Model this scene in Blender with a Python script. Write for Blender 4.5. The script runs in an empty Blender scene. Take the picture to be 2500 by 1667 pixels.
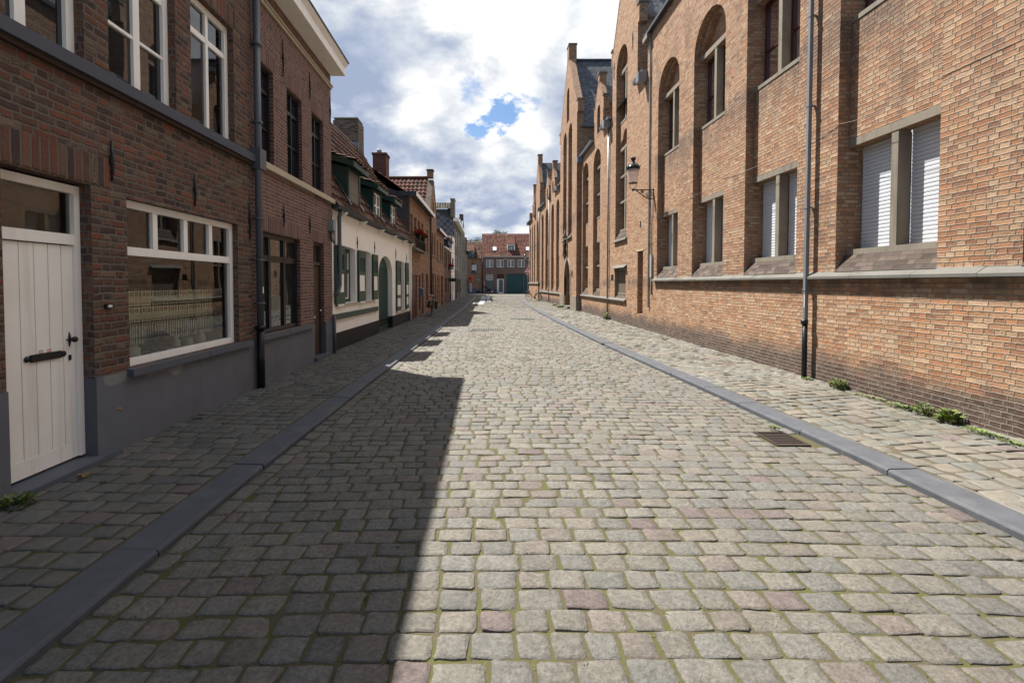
import bpy, math, random
from mathutils import Vector
R = random.Random(7)
C = bpy.context.scene.collection
PI = math.pi
rad = math.radians

# ------------------------------------------------------------------ mesh builder
class MB:
    def __init__(s):
        s.v = []; s.f = []; s.m = []; s.uv = []; s.col = []; s.sm = []
    def face(s, pts, m=0, uv=None, col=None, sm=False):
        i = len(s.v); s.v.extend(pts); s.f.append(tuple(range(i, i + len(pts))))
        s.m.append(m); s.uv.append(uv); s.col.append(col); s.sm.append(sm)
    def shared(s, pts, faces, m=0, col=None, sm=True):
        i = len(s.v); s.v.extend(pts)
        for f in faces:
            s.f.append(tuple(i + k for k in f)); s.m.append(m); s.uv.append(None); s.col.append(col); s.sm.append(sm)
    def box(s, x0, x1, y0, y1, z0, z1, m=0, col=None):
        a = [(x0,y0,z0),(x1,y0,z0),(x1,y1,z0),(x0,y1,z0),(x0,y0,z1),(x1,y0,z1),(x1,y1,z1),(x0,y1,z1)]
        for f in ((0,3,2,1),(4,5,6,7),(0,1,5,4),(1,2,6,5),(2,3,7,6),(3,0,4,7)):
            s.face([a[k] for k in f], m, col=col)
    def obox(s, c, ax, ay, az, m=0, col=None):
        c = Vector(c); ax = Vector(ax); ay = Vector(ay); az = Vector(az)
        a = [tuple(c + ax*i + ay*j + az*k) for k in (-1,1) for (i,j) in ((-1,-1),(1,-1),(1,1),(-1,1))]
        for f in ((0,3,2,1),(4,5,6,7),(0,1,5,4),(1,2,6,5),(2,3,7,6),(3,0,4,7)):
            s.face([a[k] for k in f], m, col=col)
    def tube(s, pts, r, n=8, m=0, closed=False, caps=True):
        P = [Vector(p) for p in pts]; rings = []
        rr = r if isinstance(r, (list, tuple)) else [r]*len(P)
        up = Vector((0,0,1)); prev = None
        for i, p in enumerate(P):
            if closed: t = P[(i+1) % len(P)] - P[i-1]
            else: t = P[min(i+1, len(P)-1)] - P[max(i-1, 0)]
            t.normalize()
            if prev is None:
                a = t.cross(up)
                if a.length < .1: a = t.cross(Vector((1,0,0)))
            else: a = prev - t*prev.dot(t)
            a.normalize(); prev = a; b = t.cross(a)
            rings.append([tuple(p + (a*math.cos(2*PI*k/n) + b*math.sin(2*PI*k/n))*rr[i]) for k in range(n)])
        vs = [q for g in rings for q in g]; fs = []
        L = len(P)
        for i in range(L if closed else L-1):
            j = (i+1) % L
            for k in range(n):
                fs.append((i*n+k, i*n+(k+1)%n, j*n+(k+1)%n, j*n+k))
        if caps and not closed:
            fs.append(tuple(range(n))[::-1]); fs.append(tuple((L-1)*n + k for k in range(n)))
        s.shared(vs, fs, m)
    def lathe(s, prof, c, n=16, m=0, axis='z', sm=True):
        vs = []; fs = []
        for (r, h) in prof:
            for k in range(n):
                a = 2*PI*k/n; x, y = r*math.cos(a), r*math.sin(a)
                if axis == 'z': vs.append((c[0]+x, c[1]+y, c[2]+h))
                elif axis == 'x': vs.append((c[0]+h, c[1]+x, c[2]+y))
                else: vs.append((c[0]+x, c[1]+h, c[2]+y))
        for i in range(len(prof)-1):
            for k in range(n):
                fs.append((i*n+k, i*n+(k+1)%n, (i+1)*n+(k+1)%n, (i+1)*n+k))
        fs.append(tuple(range(n))[::-1]); fs.append(tuple((len(prof)-1)*n+k for k in range(n)))
        s.shared(vs, fs, m, sm=sm)
    def build(s, name, mats, parent=None):
        if not isinstance(mats, (list, tuple)): mats = [mats]
        off = Vector((0,0,0)); p = parent
        while p is not None: off += p.location; p = p.parent
        me = bpy.data.meshes.new(name)
        me.from_pydata([(x-off.x, y-off.y, z-off.z) for x, y, z in s.v], [], s.f)
        for m in mats: me.materials.append(m)
        me.polygons.foreach_set('material_index', s.m)
        me.polygons.foreach_set('use_smooth', s.sm)
        uvl = me.uv_layers.new(name='UVMap'); buf = []
        V = s.v
        for f, u in zip(s.f, s.uv):
            pts = [V[k] for k in f]
            if isinstance(u, list):
                for q in u: buf.extend(q)
                continue
            nx = ny = nz = 0.
            for a in range(len(pts)):
                x1,y1,z1 = pts[a]; x2,y2,z2 = pts[(a+1) % len(pts)]
                nx += (y1-y2)*(z1+z2); ny += (z1-z2)*(x1+x2); nz += (x1-x2)*(y1+y2)
            l = math.sqrt(nx*nx+ny*ny+nz*nz) or 1.; nx/=l; ny/=l; nz/=l
            if abs(nz) > .97: T=(1,0,0); B=(0,1,0)
            else:
                h = math.hypot(nx, ny); T=(-ny/h, nx/h, 0.)
                if abs(T[0]) > abs(T[1]):
                    if T[0] < 0: T=(-T[0],-T[1],0.)
                elif T[1] < 0: T=(-T[0],-T[1],0.)
                B=(-T[1]*nz, T[0]*nz, T[1]*nx-T[0]*ny)
                if B[2] < 0: B=(-B[0],-B[1],-B[2])
            for q in pts:
                a = q[0]*T[0]+q[1]*T[1]; b = q[0]*B[0]+q[1]*B[1]+q[2]*B[2]
                if u == 'rot': a, b = b, a
                buf.extend((a, b))
        uvl.data.foreach_set('uv', buf)
        if any(c is not None for c in s.col):
            at = me.color_attributes.new('col', 'FLOAT_COLOR', 'CORNER'); cb = []
            for f, c in zip(s.f, s.col):
                c = c or (1,1,1)
                for _ in f: cb.extend((c[0], c[1], c[2], 1.))
            at.data.foreach_set('color', cb)
        me.update()
        o = bpy.data.objects.new(name, me); C.objects.link(o)
        if parent is not None: o.parent = parent
        return o

def tag(o, label=None, cat=None, group=None, kind=None):
    if label: o['label'] = label
    if cat: o['category'] = cat
    if group: o['group'] = group
    if kind: o['kind'] = kind
    return o
def thing(name, label, cat, loc=(0,0,0), group=None):
    o = bpy.data.objects.new(name, None); o.location = loc; o.empty_display_size = .2
    C.objects.link(o); return tag(o, label, cat, group)

# facade frames: y (or x) along the wall, d = depth into the wall, z up
class Fac:
    def __init__(s, x0, y0, k, side): s.x0, s.y0, s.k, s.side = x0, y0, k, side
    def P(s, y, d, z): return (s.x0 + s.k*(y-s.y0) + s.side*d, y, z)
class FacY:
    def __init__(s, y0): s.y0 = y0
    def P(s, x, d, z): return (x, s.y0+d, z)
class FacYr:
    def __init__(s, y0): s.y0 = y0
    def P(s, x, d, z): return (x, s.y0-d, z)

def fbox(mb, f, a0, a1, d0, d1, z0, z1, m=0, col=None):
    P = f.P
    a = [P(a0,d0,z0),P(a1,d0,z0),P(a1,d1,z0),P(a0,d1,z0),P(a0,d0,z1),P(a1,d0,z1),P(a1,d1,z1),P(a0,d1,z1)]
    for q in ((0,3,2,1),(4,5,6,7),(0,1,5,4),(1,2,6,5),(2,3,7,6),(3,0,4,7)):
        mb.face([a[k] for k in q], m, col=col)
def fq(mb, f, pts, m=0, uv=None): mb.face([f.P(*p) for p in pts], m, uv)
def ftube(mb, f, pts, r, n=8, m=0): mb.tube([f.P(*p) for p in pts], r, n, m)

def hole(a0, a1, z0, z1, arch=None, depth=.1, rise=None, floor=True, rm=None):
    return dict(a0=a0, a1=a1, z0=z0, z1=z1, arch=arch, depth=depth, rise=rise, floor=floor, rm=rm)
def htop(h, a):
    w = (h['a1']-h['a0'])/2; c = (h['a0']+h['a1'])/2; t = max(-1., min(1., (a-c)/w)); k = h['arch']
    if k is None: return h['z1']
    if k == 'round':
        r = h['rise'] or w
        return h['z1'] + r*math.sqrt(max(0., 1-t*t))
    if k == 'point':
        r = h['rise'] or 1.7*w
        q = (1-abs(t)); return h['z1'] + r*(math.sin(q*PI/2))**.62
    if k == 'tre':
        z = 0.
        for cx, cz, rr in ((-.52,0,.48),(.52,0,.48),(0,.45,.5)):
            e = rr*rr-(t-cx)**2
            if e > 0: z = max(z, cz+math.sqrt(e))
        return h['z1'] + w*z
def wall(mb, f, a0, a1, z0, top, holes=(), d=0., m=0, uv=None, breaks=()):
    if not callable(top):
        zt = top; top = lambda a: zt
    br = {a0, a1}; br.update(b for b in breaks if a0 < b < a1)
    for h in holes:
        n = 14 if h['arch'] else 1
        for i in range(n+1):
            t = i/n
            if h['arch']: t = .5-.5*math.cos(PI*t)
            br.add(h['a0'] + (h['a1']-h['a0'])*t)
    br = sorted(b for b in br if a0-1e-6 <= b <= a1+1e-6)
    e = 1e-4
    for p, q in zip(br, br[1:]):
        if q-p < 1e-5: continue
        c = (p+q)/2; cur = (z0, z0)
        hs = sorted([h for h in holes if h['a0'] < c < h['a1']], key=lambda h: h['z0'])
        for h in hs:
            if h['z0'] > cur[0]+1e-4 or h['z0'] > cur[1]+1e-4:
                fq(mb, f, [(p,d,cur[0]),(q,d,cur[1]),(q,d,h['z0']),(p,d,h['z0'])], m, uv)
            cur = (htop(h, p), htop(h, q))
        zp, zq = top(p+e), top(q-e)
        if zp > cur[0]+1e-4 or zq > cur[1]+1e-4:
            fq(mb, f, [(p,d,cur[0]),(q,d,cur[1]),(q,d,max(zq,cur[1])),(p,d,max(zp,cur[0]))], m, uv)
    for h in holes:
        rm = m if h['rm'] is None else h['rm']
        D = d + h['depth']
        for a in (h['a0'], h['a1']):
            fq(mb, f, [(a,d,h['z0']),(a,D,h['z0']),(a,D,h['z1']),(a,d,h['z1'])], rm)
        if h['floor']:
            fq(mb, f, [(h['a0'],d,h['z0']),(h['a1'],d,h['z0']),(h['a1'],D,h['z0']),(h['a0'],D,h['z0'])], rm)
        n = 14 if h['arch'] else 1
        xs = [h['a0'] + (h['a1']-h['a0'])*((.5-.5*math.cos(PI*i/n)) if h['arch'] else i/n) for i in range(n+1)]
        for p, q in zip(xs, xs[1:]):
            fq(mb, f, [(p,d,htop(h,p)),(q,d,htop(h,q)),(q,D,htop(h,q)),(p,D,htop(h,p))], rm)

# ------------------------------------------------------------------ materials
class NT:
    def __init__(s, name):
        s.mat = bpy.data.materials.new(name); s.mat.use_nodes = True
        s.t = s.mat.node_tree; s.t.nodes.clear()
        s.out = s.n('OutputMaterial'); s.bs = s.n('BsdfPrincipled')
        s.l(s.bs.outputs[0], s.out.inputs[0])
    def n(s, k): return s.t.nodes.new('ShaderNode'+k)
    def l(s, a, b): s.t.links.new(a, b)
    def put(s, sock, v):
        if hasattr(v, 'is_output'): s.l(v, sock)
        elif v is not None: sock.default_value = v if not (isinstance(v, tuple) and len(v) == 3 and sock.type == 'RGBA') else (*v, 1)
    def m(s, op, a, b=None, c=None, clamp=False):
        x = s.n('Math'); x.operation = op; x.use_clamp = clamp
        s.put(x.inputs[0], a); s.put(x.inputs[1], b)
        if c is not None: s.put(x.inputs[2], c)
        return x.outputs[0]
    def vm(s, op, a, b=None):
        x = s.n('VectorMath'); x.operation = op; s.put(x.inputs[0], a); s.put(x.inputs[1], b)
        return x.outputs[1] if op in ('DISTANCE','LENGTH','DOT_PRODUCT') else x.outputs[0]
    def mix(s, fac, a, b, mode='MIX'):
        x = s.n('Mix'); x.data_type = 'RGBA'; x.blend_type = mode; x.clamp_factor = True
        s.put(x.inputs[0], fac); s.put(x.inputs[6], a); s.put(x.inputs[7], b); return x.outputs[2]
    def ss(s, v, lo, hi):
        x = s.n('MapRange'); x.interpolation_type = 'SMOOTHSTEP'
        s.put(x.inputs[0], v); s.put(x.inputs[1], lo); s.put(x.inputs[2], hi); return x.outputs[0]
    def noise(s, vec, scale, detail=4., rough=.55, col=False, dist=0.):
        x = s.n('TexNoise'); s.put(x.inputs['Vector'], vec); x.inputs['Scale'].default_value = scale
        x.inputs['Detail'].default_value = detail; x.inputs['Roughness'].default_value = rough
        x.inputs['Distortion'].default_value = dist
        return x.outputs[1 if col else 0]
    def white(s, vec):
        x = s.n('TexWhiteNoise'); x.noise_dimensions = '3D'; s.put(x.inputs[0], vec); return x.outputs
    def ramp(s, v, stops, const=False):
        x = s.n('ValToRGB'); r = x.color_ramp
        if const: r.interpolation = 'CONSTANT'
        while len(r.elements) < len(stops): r.elements.new(.5)
        for e, (p, c) in zip(r.elements, stops): e.position = p; e.color = (*c, 1)
        s.put(x.inputs[0], v); return x.outputs[0]
    def xyz(s, v):
        x = s.n('SeparateXYZ'); s.put(x.inputs[0], v); return x.outputs
    def cxyz(s, a, b, c=0.):
        x = s.n('CombineXYZ'); s.put(x.inputs[0], a); s.put(x.inputs[1], b); s.put(x.inputs[2], c); return x.outputs[0]
    def pos(s): return s.n('NewGeometry').outputs['Position']
    def uvo(s): return s.n('TexCoord').outputs['UV']
    def bump(s, h, strength=.5, dist=.01):
        x = s.n('Bump'); x.inputs['Strength'].default_value = strength; x.inputs['Distance'].default_value = dist
        s.l(h, x.inputs['Height']); s.l(x.outputs[0], s.bs.inputs['Normal'])
    def fin(s, col, rough=.8, spec=.3, metal=0.):
        s.put(s.bs.inputs['Base Color'], col); s.put(s.bs.inputs['Roughness'], rough)
        s.bs.inputs['Specular IOR Level'].default_value = spec; s.bs.inputs['Metallic'].default_value = metal
        return s.mat

def brick(name, pal, mortar, L=.2, Hh=.065, mw=.012, flemish=True, wob=.006, jit=.18, off=.5, vb=(.84,.3), smear=.0, soot=0., english=False, band=(), base=None, stain=(.35,(.10,.08,.065)), bump=.6, soft=.006, white=0., sat=.25, rough=.9, mnoise=.25):
    t = NT(name); uv = t.uvo(); P = t.pos()
    nz = t.noise(uv, 9., 3., .6, col=True)
    w = t.vm('SCALE', t.vm('SUBTRACT', nz, (.5,.5,.5))); w.node.inputs[3].default_value = wob*2
    u, v, _ = t.xyz(t.vm('ADD', uv, w))
    row = t.m('FLOOR', t.m('DIVIDE', v, Hh)); fv = t.m('SUBTRACT', v, t.m('MULTIPLY', row, Hh))
    par = t.m('MULTIPLY', t.m('FRACT', t.m('MULTIPLY', row, .5)), 2.)
    per = 1.5*L if flemish else L
    rr = t.white(t.cxyz(row, 3.3, 1.7))[0]
    uu = t.m('DIVIDE', t.m('ADD', t.m('MULTIPLY_ADD', par, per*off, u), t.m('MULTIPLY', rr, L*jit)), per)
    cell = t.m('FLOOR', uu); fu = t.m('MULTIPLY', t.m('SUBTRACT', uu, cell), per)
    if english:
        wd = t.m('MULTIPLY_ADD', par, -L*.5, L); uu = t.m('DIVIDE', t.m('ADD', t.m('ADD', u, t.m('MULTIPLY', rr, L*.1)), t.m('MULTIPLY', par, L*.25)), wd)
        cell = t.m('FLOOR', uu); lu = t.m('MULTIPLY', t.m('SUBTRACT', uu, cell), wd); idx = cell
    elif flemish:
        ih = t.m('GREATER_THAN', fu, L); lu = t.m('SUBTRACT', fu, t.m('MULTIPLY', ih, L))
        wd = t.m('SUBTRACT', L, t.m('MULTIPLY', ih, L*.5)); idx = t.m('MULTIPLY_ADD', cell, 2., ih)
    else: lu = fu; wd = L; idx = cell
    du = t.m('MINIMUM', lu, t.m('SUBTRACT', wd, lu)); dv = t.m('MINIMUM', fv, t.m('SUBTRACT', Hh, fv))
    fine = t.noise(uv, 60., 4., .65)
    dist = t.m('ADD', t.m('MINIMUM', du, dv), t.m('MULTIPLY', t.m('SUBTRACT', fine, .5), .008))
    mask = t.ss(dist, mw*.5-soft*.5, mw*.5+soft*.6)
    wn = t.white(t.cxyz(idx, row, 0.))
    big = t.noise(uv, .55, 4., .6)
    val = t.m('ADD', wn[0], t.m('MULTIPLY', t.m('SUBTRACT', big, .5), .5)); val = t.m('ADD', val, t.m('MULTIPLY', t.m('SUBTRACT', t.noise(uv, 26., 3., .6), .5), .35), clamp=True)
    c = t.ramp(val, pal)
    wn2 = t.white(t.cxyz(idx, row, 9.))[0]
    br = t.m('MULTIPLY_ADD', wn2, vb[1], vb[0])
    br = t.m('MULTIPLY', br, t.m('MULTIPLY_ADD', fine, .5, .75))
    x = t.n('Mix'); x.data_type='RGBA'; x.blend_type='MULTIPLY'; x.inputs[0].default_value=1.
    t.l(c, x.inputs[6]); t.l(t.cxyz(br, br, br), x.inputs[7]); c = x.outputs[2]
    mo = t.mix(t.m('MULTIPLY', t.noise(uv, 4., 5., .6), 1.), tuple(k*(1-mnoise) for k in mortar), tuple(k*(1+mnoise) for k in mortar))
    if white > 0:
        sp = t.ss(t.noise(uv, 7., 6., .75), .66, .74); c = t.mix(t.m('MULTIPLY', sp, white), c, (.5,.45,.38))
    if smear: mask = t.m('MULTIPLY', mask, t.m('SUBTRACT', 1., t.m('MULTIPLY', t.ss(t.noise(uv, 5., 6., .75), .45, .7), smear)))
    c = t.mix(mask, mo, c)
    st = t.ss(t.noise(uv, .9, 6., .7), .52, .74)
    c = t.mix(t.m('MULTIPLY', st, stain[0]), c, stain[1])
    if base:
        z = t.xyz(P)[2]; zn = t.m('ADD', z, t.m('MULTIPLY', t.m('SUBTRACT', t.noise(uv, 1.3, 4., .6), .5), base[2]))
        fb = t.m('SUBTRACT', 1., t.ss(zn, base[0], base[1]))
        dk = t.mix(mask, (.2,.17,.14), t.mix(wn2, (.035,.026,.026), (.085,.06,.055)))
        c = t.mix(t.m('MULTIPLY', fb, .9), c, dk)
    h = t.m('ADD', t.m('MULTIPLY', mask, .7), t.m('MULTIPLY_ADD', fine, .35, t.m('MULTIPLY', wn2, .18)))
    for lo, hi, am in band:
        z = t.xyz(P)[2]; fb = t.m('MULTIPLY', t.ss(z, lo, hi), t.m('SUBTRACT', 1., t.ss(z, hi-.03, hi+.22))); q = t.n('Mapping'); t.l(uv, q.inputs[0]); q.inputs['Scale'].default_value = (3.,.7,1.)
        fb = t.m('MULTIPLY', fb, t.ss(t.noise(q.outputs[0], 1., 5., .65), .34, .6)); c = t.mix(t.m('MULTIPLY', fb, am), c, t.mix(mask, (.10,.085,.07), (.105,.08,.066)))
    if soot:
        q = t.n('Mapping'); t.l(uv, q.inputs[0]); q.inputs['Scale'].default_value = (1.2,.55,1.)
        c = t.mix(t.m('MULTIPLY', t.ss(t.noise(q.outputs[0], 1., 6., .68), .5, .7), soot), c, t.mix(mask, (.12,.1,.085), (.10,.075,.06)))
    t.bump(h, bump, .016)
    return t.fin(c, rough, .2)

def plain(name, col, rough=.6, nscale=6., namt=.25, bump=0., bscale=40., spec=.3, metal=0., dirt=0., dirtc=(.06,.05,.04), streak=0.):
    t = NT(name); P = t.pos()
    a = t.noise(P, nscale, 5., .6)
    c = t.mix(a, tuple(k*(1-namt) for k in col), tuple(min(1., k*(1+namt)) for k in col))
    if streak:
        q = t.n('Mapping'); t.l(P, q.inputs[0]); q.inputs['Scale'].default_value = (9., 9., .5)
        c = t.mix(t.m('MULTIPLY', t.ss(t.noise(q.outputs[0], 1., 4., .6), .5, .75), streak), c, dirtc)
    if dirt: c = t.mix(t.m('MULTIPLY', t.ss(t.noise(P, nscale*.6, 6., .7), .5, .75), dirt), c, dirtc)
    if bump: t.bump(t.noise(P, bscale, 5., .65), bump, .01)
    return t.fin(c, rough, spec, metal)

def colattr(name, rough=.7, nscale=30., namt=.35, bump=.4, bscale=60., spec=.3, moss=0., speck=True, mossc=(.08,.085,.03)):
    t = NT(name); P = t.pos()
    a = t.n('Attribute'); a.attribute_name = 'col'
    n1 = t.noise(P, nscale, 6., .7); n2 = t.noise(P, nscale*.22, 4., .6)
    n1c = t.ss(n1, .28, .72); k = t.m('MULTIPLY', t.m('MULTIPLY_ADD', n1c, namt, 1-namt*.5), t.m('MULTIPLY_ADD', n2, .6, .7))
    c = t.mix(1., a.outputs[0], t.cxyz(k, k, k), 'MULTIPLY')
    if speck:
        sp = t.ss(t.noise(P, nscale*1.7, 3., .8), .62, .72); c = t.mix(t.m('MULTIPLY', sp, .6), c, (.055,.053,.05)); s2 = t.ss(t.noise(P, nscale*.7, 6., .8), .56, .66); c = t.mix(t.m('MULTIPLY', s2, .4), c, (.075,.073,.07))
    if moss: c = t.mix(t.m('MULTIPLY', t.ss(t.noise(P, 1.1, 6., .7), .5, .72), moss), c, mossc)
    t.bump(t.m('ADD', t.noise(P, bscale, 6., .7), t.m('MULTIPLY', n1, 1.2)), bump, .010)
    return t.fin(c, rough, spec)

M = {}
ORANGE = [(0.,(0.209,0.111,0.071)),(.12,(0.275,0.133,0.075)),(.28,(0.325,0.159,0.085)),(.48,(0.341,0.189,0.108)),(.68,(0.352,0.212,0.128)),(.86,(0.369,0.239,0.149)),(1.,(0.385,0.265,0.177))]
M['brick_conv'] = brick('convent_brick', ORANGE, (.255,.205,.15), .205, .059, .011, english=True, band=((1.35,1.74,.75),), base=(.34,.72,.6), stain=(.3,(.30,.22,.15)), bump=1., wob=.011, smear=.45, white=.25, soft=.008)  # band puts shade under the string course into the brick colour, along with stain
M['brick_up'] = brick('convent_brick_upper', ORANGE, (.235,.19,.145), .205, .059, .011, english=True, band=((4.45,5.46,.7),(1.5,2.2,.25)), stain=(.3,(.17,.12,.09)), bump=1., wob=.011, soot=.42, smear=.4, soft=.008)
M['apron'] = brick('apron_brick', [(0.,(.045,.035,.03)),(.5,(.075,.056,.048)),(1.,(.11,.084,.07))], (.065,.055,.045), .2, .075, .008, stain=(.4,(.2,.17,.12)))
RED1 = [(0.,(.052,.038,.034)),(.25,(.088,.05,.04)),(.5,(.125,.058,.040)),(.72,(.19,.068,.04)),(.84,(.125,.08,.056)),(.94,(.17,.12,.075)),(1.,(.085,.062,.053))]
M['brick_l1'] = brick('old_red_brick', RED1, (.135,.108,.09), .19, .068, .019, wob=.016, stain=(.3,(.085,.066,.056)), white=.75, bump=1., soft=.012, smear=.6, vb=(.9,.2))
M['sold1'] = brick('old_red_soldier_brick', RED1, (.145,.117,.10), .30, .075, .018, flemish=False, wob=.008, jit=0., off=0., stain=(.2,(.085,.066,.056)), bump=1., soft=.01, smear=.3)
RED2 = [(0.,(0.093,0.051,0.045)),(.3,(0.128,0.066,0.055)),(.6,(0.158,0.078,0.065)),(.85,(0.180,0.095,0.075)),(1.,(0.120,0.072,0.068))]
M['brick_l2'] = brick('brown_brick_pale_joint', RED2, (.27,.22,.185), .19, .060, .012, english=True, wob=.005, stain=(.12,(.1,.08,.07)), bump=.7, vb=(.9,.2))
M['sold2'] = brick('brown_soldier_brick', RED2, (.27,.22,.19), .30, .062, .012, flemish=False, wob=.004, jit=0., off=0., stain=(.1,(.1,.08,.07)), bump=.7)
OR2 = [(0.,(0.196,0.098,0.057)),(.35,(0.276,0.144,0.084)),(.65,(0.322,0.182,0.110)),(1.,(0.356,0.230,0.144))]
M['brick_or'] = brick('buff_orange_brick', OR2, (.19,.155,.125), .2, .065, .012, stain=(.25,(.2,.13,.1)))
M['brick_red'] = brick('chimney_red_brick', [(0.,(.085,.034,.027)),(.5,(.13,.05,.036)),(1.,(.17,.075,.055))], (.15,.12,.10), .2, .065, .012)
M['brick_old'] = brick('sooty_chimney_brick', [(0.,(.05,.038,.034)),(.5,(.11,.08,.062)),(1.,(.19,.14,.105))], (.15,.135,.11), .2, .06, .014, wob=.012, stain=(.6,(.05,.045,.04)), white=.4)
M['brick_br'] = brick('brown_brick', [(0.,(.14,.078,.056)),(.5,(.20,.112,.078)),(1.,(.26,.16,.115))], (.22,.175,.145), .2, .065, .011)
M['brick_gr'] = brick('grey_brick', [(0.,(.075,.063,.052)),(.5,(.11,.094,.078)),(1.,(.15,.13,.108))], (.12,.108,.095), .2, .065, .011)
M['brick_pk'] = brick('pinkish_brick', [(0.,(.11,.06,.045)),(.5,(.15,.085,.064)),(1.,(.19,.12,.09))], (.15,.12,.10), .2, .065, .011)
M['slate'] = brick('slate_roof', [(0.,(.035,.04,.05)),(.5,(.06,.068,.085)),(.85,(.09,.10,.12)),(1.,(.13,.14,.15))], (.02,.022,.026), .22, .13, .008, flemish=False, wob=.004, stain=(.3,(.1,.1,.07)), bump=.9, rough=.55)
M['setfar'] = brick('far_setts', [(0.,(.10,.096,.09)),(.5,(.125,.12,.11)),(1.,(.15,.143,.13))], (.09,.08,.058), .2, .15, .02, flemish=False, wob=.02)
M['stone'] = colattr('sett_stone', .8, 42., .6, 1., 80., moss=.12, mossc=(.085,.083,.045))
M['stone_l'] = colattr('pavement_stone', .75, 28., .25, .4, 60., moss=.4, mossc=(.06,.062,.03))
M['tile'] = colattr('roof_tile', .8, 14., .3, .25, 30., spec=.12, moss=.3, speck=False, mossc=(.06,.05,.03))
def bedmat():
    t = NT('joint_earth'); P = t.pos()
    c = t.mix(t.m('MULTIPLY', t.ss(t.noise(P, 7., 8., .8), .40, .58), .85), t.mix(t.noise(P, 55., 5., .7), (.058,.047,.033), (.115,.097,.070)), t.mix(t.noise(P, 90., 4., .7), (.045,.055,.012), (.12,.115,.045)))
    c = t.mix(t.ss(t.noise(P, 40., 4., .7), .55, .7), c, (.12,.10,.07)); t.bump(t.noise(P, 120., 5., .7), .8, .01)
    return t.fin(c, .95, .1)
M['bed'] = bedmat()
def bedr():
    t = NT('joint_mortar'); P = t.pos()
    c = t.mix(t.ss(t.noise(P, .6, 5., .6), .42, .58), (.10,.085,.06), (.20,.185,.165)); t.bump(t.noise(P, 120., 5., .7), .8, .01)
    return t.fin(c, .95, .1)
M['bedr'] = bedr()
M['blue'] = plain('bluestone', (.085,.093,.112), .55, 3., .22, .12, 90., dirt=.35, dirtc=(.16,.165,.175))
M['bluekerb'] = plain('bluestone_kerb', (.072,.077,.089), .65, 7., .35, .35, 90., dirt=.55, dirtc=(.125,.125,.122))
M['concrete'] = plain('cast_stone', (.20,.175,.14), .85, 3., .25, .25, 60., dirt=.6, dirtc=(.075,.06,.045), streak=.55)
M['ledge'] = plain('weathered_ledge_stone', (.13,.125,.112), .85, 2.5, .3, .35, 50., dirt=.6, dirtc=(.05,.047,.036))
M['white'] = plain('white_paint', (.82,.80,.76), .45, 2., .06, .03, 50., streak=.15, dirtc=(.45,.4,.33))
M['cream'] = plain('cream_paint', (.42,.36,.26), .6, 3., .15, .1, 40., dirt=.3, dirtc=(.3,.25,.18))
M['offw'] = plain('old_white_paint', (.82,.79,.74), .5, 3., .08, .05, 60., streak=.25, dirtc=(.45,.36,.26))
M['black'] = plain('black_paint', (.012,.012,.013), .35, 5., .2)
M['iron'] = plain('wrought_iron', (.015,.015,.016), .45, 8., .3, .1, 60.)
M['green'] = plain('dark_green_paint', (.014,.045,.034), .4, 3., .2, .05, 40.)
M['green2'] = plain('shutter_green_paint', (.03,.062,.042), .45, 3., .2, .05, 40.)
M['greend'] = plain('old_green_door', (.028,.065,.055), .5, 2., .2, .05, 40.)
M['teal'] = plain('teal_garage_door', (.018,.075,.085), .35, 2., .15)
M['plast'] = plain('rough_white_plaster', (.84,.80,.74), .85, 1.6, .08, 1.0, 16., streak=.15, dirt=.15, dirtc=(.5,.43,.35))
M['tar'] = plain('tarred_base', (.014,.014,.016), .6, 3., .3, .3, 30.)
M['plinth'] = plain('grey_rendered_plinth', (.118,.123,.138), .8, 1.6, .3, .25, 40., dirt=.45, dirtc=(.075,.07,.062), streak=.2)
M['grend'] = plain('grey_render', (.075,.072,.07), .9, 1.2, .25, .4, 25., dirt=.4)
M['zinc'] = plain('zinc_sheet', (.2,.22,.24), .42, 3., .15, .05, 30., metal=.35)
M['zincd'] = plain('weathered_zinc', (.06,.066,.072), .5, 3., .3, .1, 30., metal=.3)
M['pipeg'] = plain('grey_pipe', (.085,.095,.11), .4, 3., .15)
M['lead'] = plain('lead_flashing', (.16,.18,.22), .5, 6., .35, .3, 20., metal=.3)
M['brown'] = plain('dark_brown_wood', (.05,.03,.022), .5, 3., .3, .1, 40.)
M['wred'] = plain('oxblood_window_paint', (.055,.018,.016), .4, 3., .2)
M['gred'] = plain('red_brown_garage', (.085,.034,.028), .45, 2., .15)
M['oak'] = plain('weathered_oak', (.12,.095,.07), .75, 3., .3, .3, 40., streak=.5, dirtc=(.08,.06,.045))
M['taupe'] = plain('taupe_board', (.15,.13,.11), .6, 2., .15)
M['lead_red'] = plain('red_sign_paint', (.55,.03,.02), .4, 3., .1)
M['signw'] = plain('white_sign', (.7,.7,.72), .4, 3., .05)
M['lilac'] = plain('lilac_board', (.5,.45,.62), .5, 3., .05)
M['shut'] = plain('white_roller_slats', (.54,.56,.60), .45, 2., .06)
M['rubber'] = plain('black_rubber', (.01,.01,.01), .7, 3., .2)
M['chrome'] = plain('bright_metal', (.55,.55,.55), .25, 3., .1, metal=.9)
M['rust'] = plain('rusty_cast_iron', (.035,.024,.019), .8, 12., .4, .4, 60.)
M['leaf'] = colattr('weed_leaf', .6, 20., .3, .05, 60., speck=False)
M['petal'] = plain('red_petals', (.55,.012,.02), .5, 20., .3)
M['petalp'] = plain('pink_petals', (.6,.02,.12), .5, 20., .3)
M['fleaf'] = plain('potted_leaves', (.03,.06,.02), .6, 20., .4)
M['bark'] = plain('tree_bark', (.09,.07,.05), .9, 6., .4, .6, 20.)
M['potw'] = plain('glazed_pottery', (.5,.56,.5), .3, 9., .3)
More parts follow.
